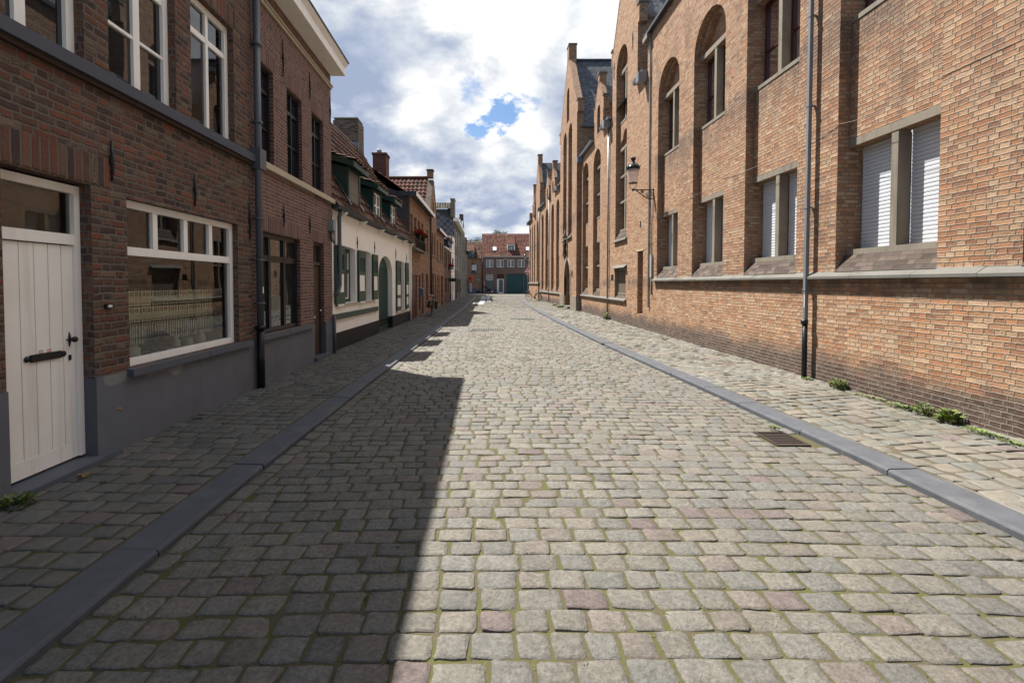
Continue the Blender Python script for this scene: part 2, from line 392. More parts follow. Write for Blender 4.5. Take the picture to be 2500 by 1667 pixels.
M['fur'] = plain('dark_shaggy_fibre', (.012,.011,.01), .95, 30., .4, 1., 60.)
M['dark'] = plain('dark_interior', (.012,.012,.013), .9, 3., .1)
M['room'] = plain('dim_room', (.06,.055,.05), .9, 3., .1)
M['curt'] = plain('net_curtain', (.34,.36,.35), .9, 3., .1)
M['amber'] = plain('drawn_curtain', (.20,.17,.135), .8, 1.2, .3)

def glass(name, base=(.012,.013,.015), ior=1.75, clear=False, rough=.0, tint=(.85,.88,.86)):
    t = NT(name); t.t.nodes.remove(t.bs)
    fr = t.n('Fresnel'); fr.inputs[0].default_value = ior
    gl = t.n('BsdfGlossy'); gl.inputs['Roughness'].default_value = rough; gl.inputs['Color'].default_value = (.95,.97,1,1)
    P = t.pos(); b = t.n('Bump'); b.inputs['Strength'].default_value = .035; b.inputs['Distance'].default_value = .02
    t.l(t.noise(P, 2.2, 1., .4), b.inputs['Height']); t.l(b.outputs[0], gl.inputs['Normal'])
    if clear:
        df = t.n('BsdfTransparent'); df.inputs[0].default_value = (*tint, 1)
    else:
        df = t.n('BsdfDiffuse'); df.inputs[0].default_value = (*base, 1)
    mx = t.n('MixShader'); t.l(fr.outputs[0], mx.inputs[0]); t.l(df.outputs[0], mx.inputs[1]); t.l(gl.outputs[0], mx.inputs[2])
    t.l(mx.outputs[0], t.out.inputs[0]); return t.mat
M['glass'] = glass('window_glass', ior=1.9)
M['glassc'] = glass('clear_window_glass', ior=1.68, clear=True)
M['glassg'] = glass('greyish_curtained_glass', base=(.16,.18,.18), ior=1.6)
M['glasst'] = glass('frosted_blue_glass', base=(.06,.10,.11), ior=1.5, rough=.2)
M['glassb'] = glass('bluish_glass', base=(.05,.09,.13), ior=1.8)
def lampglass():
    t = NT('lamp_glass'); t.t.nodes.remove(t.bs)
    a = t.n('BsdfTransparent'); a.inputs[0].default_value = (.92,.9,.9,1); b = t.n('BsdfDiffuse'); b.inputs[0].default_value = (.7,.68,.68,1)
    mx = t.n('MixShader'); mx.inputs[0].default_value = .32; t.l(a.outputs[0], mx.inputs[1]); t.l(b.outputs[0], mx.inputs[2])
    t.l(mx.outputs[0], t.out.inputs[0]); return t.mat
M['lampg'] = lampglass()
def lace():
    t = NT('lace'); uv = t.uvo(); u, v, _ = t.xyz(uv)
    s = 2*PI/.09
    g = t.m('MULTIPLY', t.m('SINE', t.m('MULTIPLY', u, s)), t.m('SINE', t.m('MULTIPLY', v, s)))
    g2 = t.m('SINE', t.m('MULTIPLY', t.m('ADD', u, v), s*1.5)); g3 = t.m('SINE', t.m('MULTIPLY', t.m('SUBTRACT', u, v), s*1.5))
    g4 = t.m('MULTIPLY', g2, g3)
    h = t.m('LESS_THAN', t.m('ADD', t.m('ABSOLUTE', g), t.m('MULTIPLY', g4, .6)), .30)
    band = t.m('GREATER_THAN', t.m('SINE', t.m('MULTIPLY', v, 2*PI/.19)), -.5)
    holes = t.m('MULTIPLY', h, band)
    fr = t.m('MULTIPLY', t.m('GREATER_THAN', t.m('ADD', t.m('SINE', t.m('MULTIPLY', u, 2*PI/.034)), t.m('MULTIPLY', t.noise(uv, 25., 3., .6), 1.2)), .55), t.m('LESS_THAN', v, 1.20))
    holes = t.m('MAXIMUM', t.m('MULTIPLY', holes, t.m('GREATER_THAN', v, 1.20)), fr)
    t.fin((.80,.84,.72), .9, .1)
    t.l(t.m('SUBTRACT', 1., holes), t.bs.inputs['Alpha']); return t.mat
M['lace'] = lace()
def slated():
    t = NT('diamond_slate'); uv = t.uvo(); u, v, _ = t.xyz(uv)
    S = .62
    a = t.m('DIVIDE', t.m('ADD', u, v), S); b = t.m('DIVIDE', t.m('SUBTRACT', u, v), S)
    fa = t.m('FRACT', a); fb = t.m('FRACT', b)
    e = t.m('MINIMUM', t.m('MINIMUM', fa, t.m('SUBTRACT', 1., fa)), t.m('MINIMUM', fb, t.m('SUBTRACT', 1., fb)))
    w = t.white(t.cxyz(t.m('FLOOR', a), t.m('FLOOR', b), 0.))[0]
    c = t.mix(t.ss(e, .03, .09), (.17,.18,.2), t.mix(w, (.035,.036,.05), (.085,.085,.1)))
    return t.fin(c, .6, .4)
M['dslate'] = slated()
def gravelgrey(): return None

# ------------------------------------------------------------------ helpers for facades
def window(f, parent, a0, a1, z0, z1, d, fm, pm, vb=(), hb=(), fw=.055, fd=.06, bw=None, name='window', curtain=None, behind=None):
    bw = bw or fw*.8
    mb = MB()
    fbox(mb, f, a0, a0+fw, d, d+fd, z0, z1); fbox(mb, f, a1-fw, a1, d, d+fd, z0, z1)
    fbox(mb, f, a0+fw, a1-fw, d, d+fd, z1-fw, z1); fbox(mb, f, a0+fw, a1-fw, d, d+fd, z0, z0+fw)
    for v in vb: fbox(mb, f, v-bw/2, v+bw/2, d+.004, d+fd-.004, z0+fw, z1-fw)
    cuts = [a0+fw] + sorted(list(vb)) + [a1-fw]
    for h in hb:
        w = bw
        if isinstance(h, tuple): h, w = h
        for i, (p, q) in enumerate(zip(cuts, cuts[1:])):
            fbox(mb, f, p+(bw/2 if i else 0), q-(bw/2 if i < len(cuts)-2 else 0), d+.008, d+fd-.01, h-w/2, h+w/2)
    o = mb.build(name, fm, parent)
    pb = MB(); D = d+fd*.6
    fq(pb, f, [(a0+fw*.5,D,z0+fw*.5),(a1-fw*.5,D,z0+fw*.5),(a1-fw*.5,D,z1-fw*.5),(a0+fw*.5,D,z1-fw*.5)])
    pb.build('pane', pm, o)
    if behind is not None:
        bb = MB(); fq(bb, f, [(a0,d+behind[0],z0),(a1,d+behind[0],z0),(a1,d+behind[0],z1),(a0,d+behind[0],z1)])
        bb.build('curtain' if len(behind) > 2 else 'backing', behind[1], o)
    return o
def shutterwin(f, parent, a0, a1, z0, z1, d):
    mb = MB(); n = int((z1-z0)/.052); h = (z1-z0)/n
    for i in range(n):
        z = z0+i*h
        pr = [(z,.006),(z+.08*h,.006),(z+.1*h,-.003),(z+.5*h,-.006),(z+.92*h,-.003),(z+h,.006)]
        for (p, dp), (q, dq) in zip(pr, pr[1:]):
            fq(mb, f, [(a0,d+dp,p),(a1,d+dp,p),(a1,d+dq,q),(a0,d+dq,q)])
    return mb.build('roller_shutter', M['shut'], parent)
def soldier(mb, f, a0, a1, z0, z1, d=-.003, m=1):
    k = .29/(z1-z0); mb.face([f.P(a0,d,z0),f.P(a1,d,z0),f.P(a1,d,z1),f.P(a0,d,z1)], m, [(.005,a0),(.005,a1),(.295,a1),(.295,a0)])
def anchor(f, parent, a, z0, z1, mat='iron'):
    mb = MB(); zm = (z0+z1)/2
    ftube(mb, f, [(a,-.012,z0),(a+.006,-.02,zm-.03),(a,-.02,zm+.03),(a,-.012,z1)], [.007,.014,.014,.006], 6)
    fbox(mb, f, a-.02, a+.02, -.028, -.004, zm-.025, zm+.025)
    return mb.build('wall_anchor', M[mat], parent)
def shell(mb, f, a0, a1, depth, z0, z1, m=0):
    for a in (a0, a1): fq(mb, f, [(a,.0,z0),(a,depth,z0),(a,depth,z1),(a,.0,z1)], m)
    fq(mb, f, [(a0,depth,z0),(a1,depth,z0),(a1,depth,z1),(a0,depth,z1)], m)
TILE_R = [(.095,.034,.024),(.11,.042,.028),(.08,.03,.022),(.125,.055,.037),(.06,.026,.02)]
TILE_B = [(.082,.040,.026),(.062,.032,.022),(.10,.048,.030),(.045,.027,.02),(.11,.055,.032)]
TILE_D = [(.06,.05,.042),(.09,.08,.065),(.11,.10,.082),(.05,.044,.038)]
def pantile(mb, o, a, b, na, nb, cw, ch, cols, amp=.03, m=0, rnd=None):
    o = Vector(o); a = Vector(a).normalized(); b = Vector(b).normalized(); n = a.cross(b)
    if n.z < 0: n = -n
    prof = [(0.,0.),(.18,.75),(.36,1.),(.54,.7),(.72,.1),(.88,-.1),(1.,0.)]
    for j in range(nb):
        for i in range(na):
            c = R.choice(cols); k = R.uniform(.8,1.2); c = (c[0]*k, c[1]*k, c[2]*k)
            lift = R.uniform(.028,.04)
            lo = [o + a*((i+t)*cw) + b*(j*ch) + n*(amp*h+lift) for t, h in prof]
            hi = [o + a*((i+t)*cw) + b*((j+1)*ch+.02) + n*(amp*h) for t, h in prof]
            bt = [o + a*((i+t)*cw) + b*(j*ch) + n*(amp*h-.005) for t, h in prof]
            vs = [tuple(p) for p in lo+hi+bt]; L = len(prof)
            fs = [(q, q+1, L+q+1, L+q) for q in range(L-1)] + [(2*L+q, 2*L+q+1, q+1, q) for q in range(L-1)]
            mb.shared(vs, fs, m, c, sm=False)
def downpipe(f, parent, a, z0, z1, d=-.07, r=.045, mat='zinc', zcut=None, mat2='black', square=False, clips=()):
    mb = MB()
    def seg(za, zb, rr, m):
        if square: fbox(mb, f, a-rr, a+rr, d-rr, d+rr, za, zb, m)
        else: ftube(mb, f, [(a,d,za),(a,d,zb)], rr, 12, m)
    if zcut:
        seg(zcut, z1, r, 0); seg(z0, zcut+.0, r*1.12, 1); ftube(mb, f, [(a,d,zcut-.03),(a,d,zcut+.035)], r*1.45, 12, 1)
    else: seg(z0, z1, r, 0)
    for z in clips:
        ftube(mb, f, [(a,d,z-.015),(a,d,z+.015)], r*1.42, 12, 0); fbox(mb, f, a-.012, a+.012, d, 0., z-.01, z+.01, 0)
    return mb.build('downpipe', [M[mat], M[mat2]], parent)

# ------------------------------------------------------------------ ground
def poly(pts):
    def g(y):
        if y <= pts[0][0]: return pts[0][1]
        for (a, u), (b, v) in zip(pts, pts[1:]):
            if y <= b: return u+(v-u)*(y-a)/(b-a)
        return pts[-1][1]
    return g
KL = poly([(-6,-1.985),(3.7,-1.985),(7.3,-1.92),(14.6,-1.69),(29.2,-1.36),(50,-1.2),(58,-1.25),(61.5,-1.55),(63.5,-2.4),(64.5,-3.6),(65,-9)])
KR = poly([(-6,3.46),(4.2,3.46),(8.2,3.30),(12.7,3.11),(20,2.99),(26,2.97),(36,3.05),(45,3.3),(50,3.5),(53,4.0),(55,5.2),(56,9)])
WL = poly([(-6,-3.5),(10.4,-3.5),(10.6,-3.55),(19.6,-3.28),(45,-3.1),(72,-2.8)])
WR = poly([(-6,5.2),(31,5.2),(41.4,4.95),(50,4.7)])
def rz(x, y):
    l, r = KL(y), KR(y); c = (l+r)/2; w = max(.5, (r-l)/2); t = max(-1., min(1., (x-c)/w))
    return .035*(1-t*t) - .003 + .006*math.sin(x*1.9+y*.55)*math.sin(y*.8+.6)*(1-abs(t)**3)
STONES = [(.150,.143,.128),(.143,.139,.130),(.136,.136,.131),(.158,.147,.130),(.150,.136,.122),(.154,.137,.126),(.140,.142,.134),(.126,.127,.123),(.148,.143,.130),(.152,.146,.132)]
PINK = [(.150,.126,.119),(.138,.112,.113)]
def stone(mb, x0, x1, y0, y1, z, detail, cols, dome=.0006, m=0, tilt=.0022, rnd=.028):
    c = R.choice(cols) if R.random() > .05 else R.choice(PINK); mu = cols[0]; c = tuple((.85*q+.15*w_)*t_ for q, w_, t_ in zip(c, mu, (.97,.94,.895))); k = R.uniform(.88,1.1); c = (c[0]*k, c[1]*k, c[2]*k)
    z += R.uniform(-.0025,.0025); tx = R.uniform(-tilt,tilt)*2; ty = R.uniform(-tilt,tilt)*2
    cx, cy = (x0+x1)/2, (y0+y1)/2; hx, hy = (x1-x0)/2, (y1-y0)/2
    if hx < .02 or hy < .02: return
    zz = lambda x, y: z + tx*(x-cx)/hx + ty*(y-cy)/hy
    if not detail:
        i = .02
        top = [(x0+i,y0+i),(x1-i,y0+i),(x1-i,y1-i),(x0+i,y1-i)]; bot = [(x0,y0),(x1,y0),(x1,y1),(x0,y1)]
        vs = [(x,y,zz(x,y)+.002) for x,y in top]+[(x,y,z-.025) for x,y in bot]
        mb.shared(vs, [(0,1,2,3),(4,5,1,0),(5,6,2,1),(6,7,3,2),(7,4,0,3)], m, c, sm=False); return
    r = min(rnd, hx*.6, hy*.6); out = []
    for sx, sy, a0 in ((1,-1,-90),(1,1,0),(-1,1,90),(-1,-1,180)):
        for a in (8,45,82):
            aa = rad(a0+a); j = R.uniform(-.009,.006)
            out.append((cx+sx*(hx-r)+(r+j)*math.cos(aa), cy+sy*(hy-r)+(r+j)*math.sin(aa)))
        mx = R.uniform(-.006,.004)
        if sx == 1 and sy == -1: out.append((cx+hx+mx, cy+R.uniform(-.3,.3)*hy))
        elif sx == 1: out.append((cx+R.uniform(-.3,.3)*hx, cy+hy+mx))
        elif sy == 1: out.append((cx-hx-mx, cy+R.uniform(-.3,.3)*hy))
        else: out.append((cx+R.uniform(-.3,.3)*hx, cy-hy-mx))
    n = len(out); vs = []
    for sc, dz in ((1.,-.03),(.993,-.004),(.972,-.0007),(.6,dome*.7)):
        ix, iy = (hx*(1-sc)), (hx*(1-sc))
        for x, y in out:
            kx = 1-min(.5, ix/hx) if sc > .9 else sc; ky = 1-min(.5, ix/hy) if sc > .9 else sc
            X, Y = cx+(x-cx)*kx, cy+(y-cy)*ky
            vs.append((X, Y, zz(X, Y)+dz+(R.uniform(-.0015,.0015) if sc < .95 else 0)))
    vs.append((cx, cy, z+dome)); fs = []
    for q in range(3):
        for k2 in range(n): fs.append((q*n+k2, q*n+(k2+1)%n, (q+1)*n+(k2+1)%n, (q+1)*n+k2))
    for k2 in range(n): fs.append((3*n+k2, 3*n+(k2+1)%n, 4*n))
    mb.shared(vs, fs, m, c, sm=True)
def setts(mb, y0, y1, xl, xr, zf, pitch, length, cols, detail, gap=.0068, dome=.0006, wave=.009, tilt=.0018, rnd=.019):
    y = y0; row = 0
    while y < y1:
        p = pitch*R.uniform(.94,1.06)
        yc = y+p/2
        if zf is rzs and GRATE[2] is None and y > 4.5: GRATE[2], GRATE[3] = y, y+3*pitch
        l, r = xl(yc), xr(yc); x = l-R.random()*length*.9*(row % 2); row += 1
        base = length*R.uniform(.9,1.1)
        while x < r-.02:
            L = base*R.uniform(.82,1.18); xe = x+L
            if r-xe < .08: xe = r
            a, b = max(x, l)+gap*R.uniform(.6,1.5), xe-gap*R.uniform(.6,1.5)
            w = wave*math.sin(x*1.3+y*.4)+wave*.6*math.sin(x*2.9-y*1.1)
            g = gap*R.uniform(.3,.8)
            if zf is rzs and GRATE[2] is not None and b > GRATE[0] and a < GRATE[1] and y+p*.5 > GRATE[2] and y+p*.5 < GRATE[3]:
                if a < GRATE[0]-.04: b = GRATE[0]-.006
                elif b > GRATE[1]+.04: a = GRATE[1]+.006
                else: x = xe; continue
            if b-a > .05: stone(mb, a, b, y+g+w, y+p-g+w+R.uniform(-.004,.004), zf((a+b)/2, yc), detail, cols, dome, 0, tilt, rnd)
            x = xe
        y += p
def bedstrip(mb, y0, y1, xl, xr, zf, m, n=8, dy=1.):
    y = y0
    while y < y1-1e-6:
        ye = min(y1, y+dy)
        for i in range(n):
            t0, t1 = i/n, (i+1)/n
            q = [(xl(y)+(xr(y)-xl(y))*t0, y),(xl(y)+(xr(y)-xl(y))*t1, y),(xl(ye)+(xr(ye)-xl(ye))*t1, ye),(xl(ye)+(xr(ye)-xl(ye))*t0, ye)]
            mb.face([(a, b, zf(a, b)) for a, b in q], m)
        y = ye
GRATE = [2.945, 3.300, None, None]
road = MB()
gl = lambda y: KL(y)+.15
gr = lambda y: KR(y)-.15
def rzs(x, y): return rz(x, y)
setts(road, -1.2, 12., gl, gr, rzs, .148, .205, STONES, True)
setts(road, 12., 30., gl, gr, rzs, .148, .20, STONES, True, wave=.012)
setts(road, 30., 60., gl, gr, rzs, .15, .2, STONES, False)
for side, e0, e1 in ((0, lambda y: KL(y)+.005, lambda y: KL(y)+.148), (1, lambda y: KR(y)-.148, lambda y: KR(y)-.005)):
    y = -1.2
    while y < 52:
        L = R.uniform(.16,.26); a, b = e0(y+L/2), e1(y+L/2)
        if not (side and GRATE[2]-.05 < y+L/2 < GRATE[3]+.05):
            stone(road, a+.006, b-.006, y+.008, y+L-.008, rz((a+b)/2, y)+.001, y < 26, STONES)
        y += L
bedstrip(road, -6., 62., lambda y: KL(y)-.02, lambda y: KR(y)+.02, lambda x, y: rz(x, y)-.0065, 1, 10)
tag(road.build('road', [M['stone'], M['bed']]), 'sett paved street of grey and pinkish rounded stones with mossy joints', 'road', kind='structure')

PAVC = [(.11,.11,.105),(.098,.10,.098),(.12,.117,.108),(.09,.09,.09),(.115,.108,.10)]
lz = lambda x, y: .040 + .026*max(0., min(1., (KL(y)-.28-x)/1.25))
pl = MB()
setts(pl, -1.2, 26., lambda y: WL(y)-.02, lambda y: KL(y)-.285, lz, .155, .215, PAVC, True, gap=.006, dome=.0006, wave=.012, tilt=.0025, rnd=.015)
setts(pl, 26., 62., lambda y: WL(y)-.02, lambda y: KL(y)-.285, lz, .155, .215, PAVC, False, gap=.006, dome=.0006)
bedstrip(pl, -6., 64., lambda y: WL(y)-.2, lambda y: KL(y)-.27, lambda x, y: lz(x, y)-.008, 1, 3)
tag(pl.build('pavement', [M['stone_l'], M['bed']]), 'grey sett pavement in front of the terraced houses', 'pavement', kind='structure')
PAVR = [(.150,.143,.125),(.140,.135,.122),(.128,.134,.126),(.158,.148,.128),(.152,.136,.116),(.125,.128,.121)]
def rpz(x, y):
    k = KR(y)+.3; return .057 + .083*max(0., min(1., (x-k)/(5.2-k) if 5.2-k > .3 else 0))
pr = MB()
setts(pr, -1.2, 26., lambda y: KR(y)+.285, lambda y: WR(y)+.15, rpz, .16, .215, PAVR, True, gap=.007, dome=.003, wave=.03, tilt=.004, rnd=.02)
setts(pr, 26., 52., lambda y: KR(y)+.285, lambda y: WR(y)+.15, rpz, .16, .215, PAVR, False, gap=.006, dome=.0006)
bedstrip(pr, -6., 54., lambda y: KR(y)+.27, lambda y: WR(y)+.4, lambda x, y: rpz(x, y)-.006, 1, 4)
tag(pr.build('pavement', [M['stone_l'], M['bedr']]), 'sunlit sett pavement along the long brick convent', 'pavement', kind='structure')
def kerb(K, sgn, y0, y1, label, lens, T=.050):
    mb = MB(); y = y0
    while y < y1:
        L = lens*R.uniform(.85,1.15); ye = min(y1, y+L); dz = R.uniform(-.004,.004); jog = R.uniform(-.004,.004)
        a, b = y+.005, ye-.005
        n = 3 if K is KR or y > 45 else 1
        for q in range(n):
            ya, yb = a+(b-a)*q/n, a+(b-a)*(q+1)/n
            jx = jog
            def s(yy, o): return K(yy)+sgn*(o+jx)
            pf = [(0.,-.05),(.003,T-.018+dz),(.012,T-.004+dz),(.024,T+dz),(.262,T+.005+dz),(.266,T-.04)]
            for (o1, z1), (o2, z2) in zip(pf, pf[1:]):
                mb.face([(s(ya,o1),ya,z1),(s(yb,o1),yb,z1),(s(yb,o2),yb,z2),(s(ya,o2),ya,z2)])
        for yy in (a, b): mb.face([(K(yy)+sgn*o, yy, z) for o, z in pf])
        y = ye
    tag(mb.build('kerb', M['bluekerb']), label, 'kerb', kind='structure')
kerb(KL, -1, -2., 64.5, 'bluestone kerb edging the shaded pavement', 1.15, .038)
kerb(KR, 1, -2., 55.5, 'bluestone kerb edging the sunlit pavement', 1.0)
g = MB()
for x0, x1, y0, y1 in ((-300,300,-300,-6.),(-300,-3.2,-6,300),(4.6,300,-6,300),(-3.2,4.6,62.,300)):
    g.face([(x0,y0,-.03),(x1,y0,-.03),(x1,y1,-.03),(x0,y1,-.03)])
g.face([(-3.2,-6,-.05),(4.6,-6,-.05),(4.6,62,-.05),(-3.2,62,-.05)])
tag(g.build('ground', M['setfar']), 'paved ground of the town', 'ground', kind='structure')
# pale concrete strips in the road near the far end
mk = MB()
def strip(pts, w0, w1):
    for (xa, ya), (xb, yb) in zip(pts, pts[1:]):
        z = .047
        n = max(1, int((yb-ya)/1.2))
        for i in range(n):
            t0, t1 = i/n, (i+1)/n
            x0, x1, y0, y1 = xa+(xb-xa)*t0, xa+(xb-xa)*t1, ya+(yb-ya)*t0+.012, ya+(yb-ya)*t1-.012
            mk.box(min(x0,x1)-w0+abs(x1-x0)*.5, max(x0,x1)+w1-abs(x1-x0)*.5, y0, y1, 0., z)
strip([(-.46,34.5),(-.34,40),(-.30,48),(-.38,58)], .23, .23)
strip([(.24,40),(.22,46),(.2,52),(.08,58)], .19, .19)
strip([(-1.0,34),(-.98,38)], .08, .08)
tag(mk.build('road_strip', plain('pale_concrete', (.24,.25,.255), .8, 3., .12, .1, 60.)), 'pale concrete strips set in the far part of the road', 'road strip', kind='structure')

# ------------------------------------------------------------------ LEFT: house 1 and 2
FL = Fac(-3.5, 0., 0., -1)
def cornice(f, parent, a0, a1, z, out=.32, top='zincd'):
    mb = MB()
    fbox(mb, f, a0, a1, -out, .0, z, z+.04, 0)
    fbox(mb, f, a0, a1, -out, -out+.04, z+.04, z+.17, 0)
    P = [(-out,z+.17),(-out-.07,z+.25),(-out-.07,z+.27),(0.,z+.27)]
    for (d1, z1), (d2, z2) in zip(P, P[1:]): fq(mb, f, [(a0,d1,z1),(a1,d1,z1),(a1,d2,z2),(a0,d2,z2)], 0)
    for a in (a0, a1): mb.face([f.P(a, d, zz) for d, zz in [(-out,z),(-out,z+.17)]+P[1:]+[(0.,z)]], 0)
    fbox(mb, f, a0-.02, a1+.02, -out-.09, 0., z+.27, z+.30, 1)
    return mb.build('cornice', [M['offw'], M[top]], parent)
h1 = thing('brick_house', 'old dark red brick house with white plank door and lace curtained window', 'house', (-3.5,4.5,0))
w = MB(); f = FL
hs = [hole(3.3,4.05,.1,2.52,depth=.14), hole(4.45,6.43,.82,2.48,depth=.09)]
for a in (3.10,4.28,5.47): hs.append(hole(a,a+.92,3.56,5.16,depth=.10))
for a in (.4,1.6): hs.append(hole(a,a+.92,3.56,5.16,depth=.10))
wall(w, f, -1.2, 6.80, .80, 6.32, hs)
wall(w, f, -1.2, 3.3, .0, .80); 
soldier(w, f, 3.1, 4.25, 2.535, 2.80)
for a in (3.10,4.28,5.47): soldier(w, f, a-.08, a+1.0, 5.175, 5.42)
shell(w, f, -1.2, 6.745, 7., 0., 6.3)
w.build('wall', [M['brick_l1'], M['sold1']], h1)
w = MB()
fbox(w, f, 4.05, 6.80, -.012, .3, -.02, .80, 0); fbox(w, f, 3.95, 4.052, -.016, .14, .10, .80, 1) if False else None
fbox(w, f, -1.2, 3.30, -.014, .3, -.02, .86, 0)
fq(w, f, [(4.049,-.012,.1),(4.049,.14,.1),(4.049,.14,.8),(4.049,-.012,.8)], 1)
w.build('plinth', [M['plinth'], M['blue']], h1)
w = MB(); pz = [(4.60,.735),(4.66,.69),(4.80,.705),(4.95,.70),(5.05,.63),(5.12,.615),(5.19,.68),(5.24,.735)]
w.face([f.P(a,-.0135,z) for a, z in pz]); w.face([f.P(a,-.0135,z) for a, z in ((4.14,.72),(4.22,.70),(4.36,.715),(4.395,.74),(4.395,.80),(4.12,.80))]); w.build('bare_patch', plain('bare_render', (.19,.185,.18), .9, 6., .3, .2, 40.), h1)
rf = MB()
def gableroof(mb, f, a0, a1, ze, dr, zr, d0=-.3, m=0):
    fq(mb, f, [(a0,d0,ze),(a1,d0,ze),(a1,dr,zr),(a0,dr,zr)], m); fq(mb, f, [(a0,dr,zr),(a1,dr,zr),(a1,2*dr,ze),(a0,2*dr,ze)], m)
    for a in (a0, a1): mb.face([f.P(a,d0,ze), f.P(a,2*dr,ze), f.P(a,dr,zr)], m)
gableroof(rf, f, -1.2, 6.80, 6.61, 3.6, 8.8, d0=-.38); rf.build('roof', plain('plain_roof_tiles', (.08,.04,.028), .8, 12., .3), h1)
cornice(f, h1, -1.2, 6.79, 6.32)
# upper sill band
mb = MB()
fbox(mb, f, -1.2, 6.80, -.09, .08, 3.44, 3.55, 0); fbox(mb, f, -1.2, 6.80, -.05, 0., 3.40, 3.437, 1)
mb.build('sill_band', [plain('dark_painted_sill', (.062,.066,.085), .6, 4., .2, .1, 40.), M['brown']], h1)
for i, a in enumerate((.4,1.6,3.10,4.28,5.47)):
    last = i == 4
    o = window(f, h1, a, a+.92, 3.56, 5.16, .085, M['white'], M['glassc'] if last else M['glass'], vb=[a+.46], hb=[(4.75,.07)] + ([] if last else [(4.14,.03)]), fw=.075, bw=.055 if last else .085, behind=(.30, M['amber'], 1) if last else None)
# big window
o = window(f, h1, 4.45, 6.43, .82, 2.48, .075, M['white'], M['glassc'], hb=[(1.975,.085)], fw=.075, fd=.07)
for a in (4.94,5.44,5.93):
    mb = MB(); fbox(mb, f, a-.035, a+.035, .08, .135, 2.018, 2.405); mb.build('glazing_bar', M['white'], o)
mb = MB(); fbox(mb, f, 4.40, 5.62, -.075, .10, .745, .815); fbox(mb, f, 5.63, 6.68, -.075, .10, .745, .815); mb.build('sill', M['blue'], o)
mb = MB(); P = f.P   # room behind the big window
for q in ([(4.3,.9,.6),(6.6,.9,.6),(6.6,.9,2.7),(4.3,.9,2.7)], [(4.3,.15,.6),(4.3,.9,.6),(4.3,.9,2.7),(4.3,.15,2.7)], [(6.6,.15,.6),(6.6,.9,.6),(6.6,.9,2.7),(6.6,.15,2.7)], [(4.3,.15,2.7),(6.6,.15,2.7),(6.6,.9,2.7),(4.3,.9,2.7)], [(4.3,.15,.80),(6.6,.15,.80),(6.6,.9,.80),(4.3,.9,.80)]): fq(mb, f, q)
mb.build('room', M['room'], h1)
# door
d1 = MB()
for i in range(6):
    a = 3.30+i*.118; fbox(d1, f, a+.004, a+.114, .128, .165, .26, 1.975)
fbox(d1, f, 3.30, 3.995, .122, .165, .125, .258)
for i in range(6): fbox(d1, f, 3.30+i*.118+.1145, 3.30+i*.118+.1215, .135, .16, .26, 1.975)
d1 = d1.build('door', M['offw'], h1)
mb = MB(); fbox(mb, f, 3.60, 3.86, .112, .128, 1.02, 1.08)
for a in (3.575,3.885): mb.lathe([(.022,0),(.026,.006),(.012,.02)], f.P(a,.127,1.05), 10, axis='x')
mb.build('letter_slot', M['rust'] if False else M['iron'], d1)
mb = MB(); c = f.P(3.945,.125,1.165)
mb.tube([(c[0],c[1],c[2]-.065),(c[0]+.004,c[1],c[2]),(c[0],c[1],c[2]+.065)], [.003,.013,.003], 6)
mb.tube([(c[0],c[1]-.03,c[2]),(c[0]+.004,c[1],c[2]),(c[0],c[1]+.03,c[2])], [.003,.012,.003], 6)
mb.lathe([(.008,0),(.008,.03),(.022,.036),(.026,.05),(.018,.064),(.004,.068)], c, 12, axis='x'); mb.build('knob', M['iron'], d1)
mb = MB(); fbox(mb, f, 3.935, 3.955, .118, .128, .985, 1.03); mb.build('keyhole_plate', M['iron'], d1)
for a in (3.675, 3.745):
    mb = MB(); fbox(mb, f, a, a+.035, .124, .129, 1.085, 1.108, 0)
    fbox(mb, f, a, a+.035, .1235, .124, 1.101, 1.108, 1); fbox(mb, f, a, a+.035, .1235, .124, 1.085, 1.091, 1); mb.build('sticker', [M['signw'], M['lead_red']], d1)
mb = MB(); fbox(mb, f, 3.995, 4.048, .10, .17, .125, 2.50); fbox(mb, f, 3.30, 3.995, .105, .17, 1.985, 2.075); fbox(mb, f, 3.30, 3.995, .105, .17, 2.43, 2.50); fbox(mb, f, 3.28,3.32,.10,.17,.125,1.985)
o = mb.build('door_frame', M['offw'], h1)
mb = MB(); fq(mb, f, [(3.3,.14,2.07),(3.99,.14,2.07),(3.99,.14,2.44),(3.3,.14,2.44)]); mb.build('transom_pane', M['glassc'], o)
mb = MB(); fq(mb, f, [(3.2,.25,2.0),(4.2,.25,2.0),(4.2,.25,2.5),(3.2,.25,2.5)]); mb.build('blind', M['amber'], o)
mb = MB(); fbox(mb, f, 3.25, 4.22, -.10, .17, .02, .105); mb.build('doorstep', M['blue'], h1)
for a, z0, z1 in ((4.27,2.60,2.98),(5.48,2.57,2.96),(6.74,2.3,2.85)): anchor(f, h1, a, z0, z1)
mb = MB(); fbox(mb, f, 4.165, 4.245, -.022, 0., 1.42, 1.462, 0); fbox(mb, f, 4.185, 4.228, -.024, -.022, 1.43, 1.452, 1); mb.build('doorbell', [M['black'], M['signw']], h1)
mb = MB(); mb.lathe([(.014,0),(.014,.003)], f.P(4.30,-.012,.46), 12, axis='x'); mb.build('paint_dot', plain('ochre_dot', (.5,.22,.02), .6), h1)
downpipe(f, h1, 6.87, .07, 6.35, d=-.085, r=.05, mat='pipeg', zcut=.98, clips=(1.35,2.0,2.62,4.05,5.2))
mb = MB(); fbox(mb, f, 6.80, 6.99, -.15, -.0, 3.36, 3.66); mb.build('rainwater_box', M['pipeg'], h1)
mb = MB(); fbox(mb, f, 6.84, 6.865, -.145, -.138, 1.50, 1.60); mb.build('pipe_sticker', M['signw'], h1)

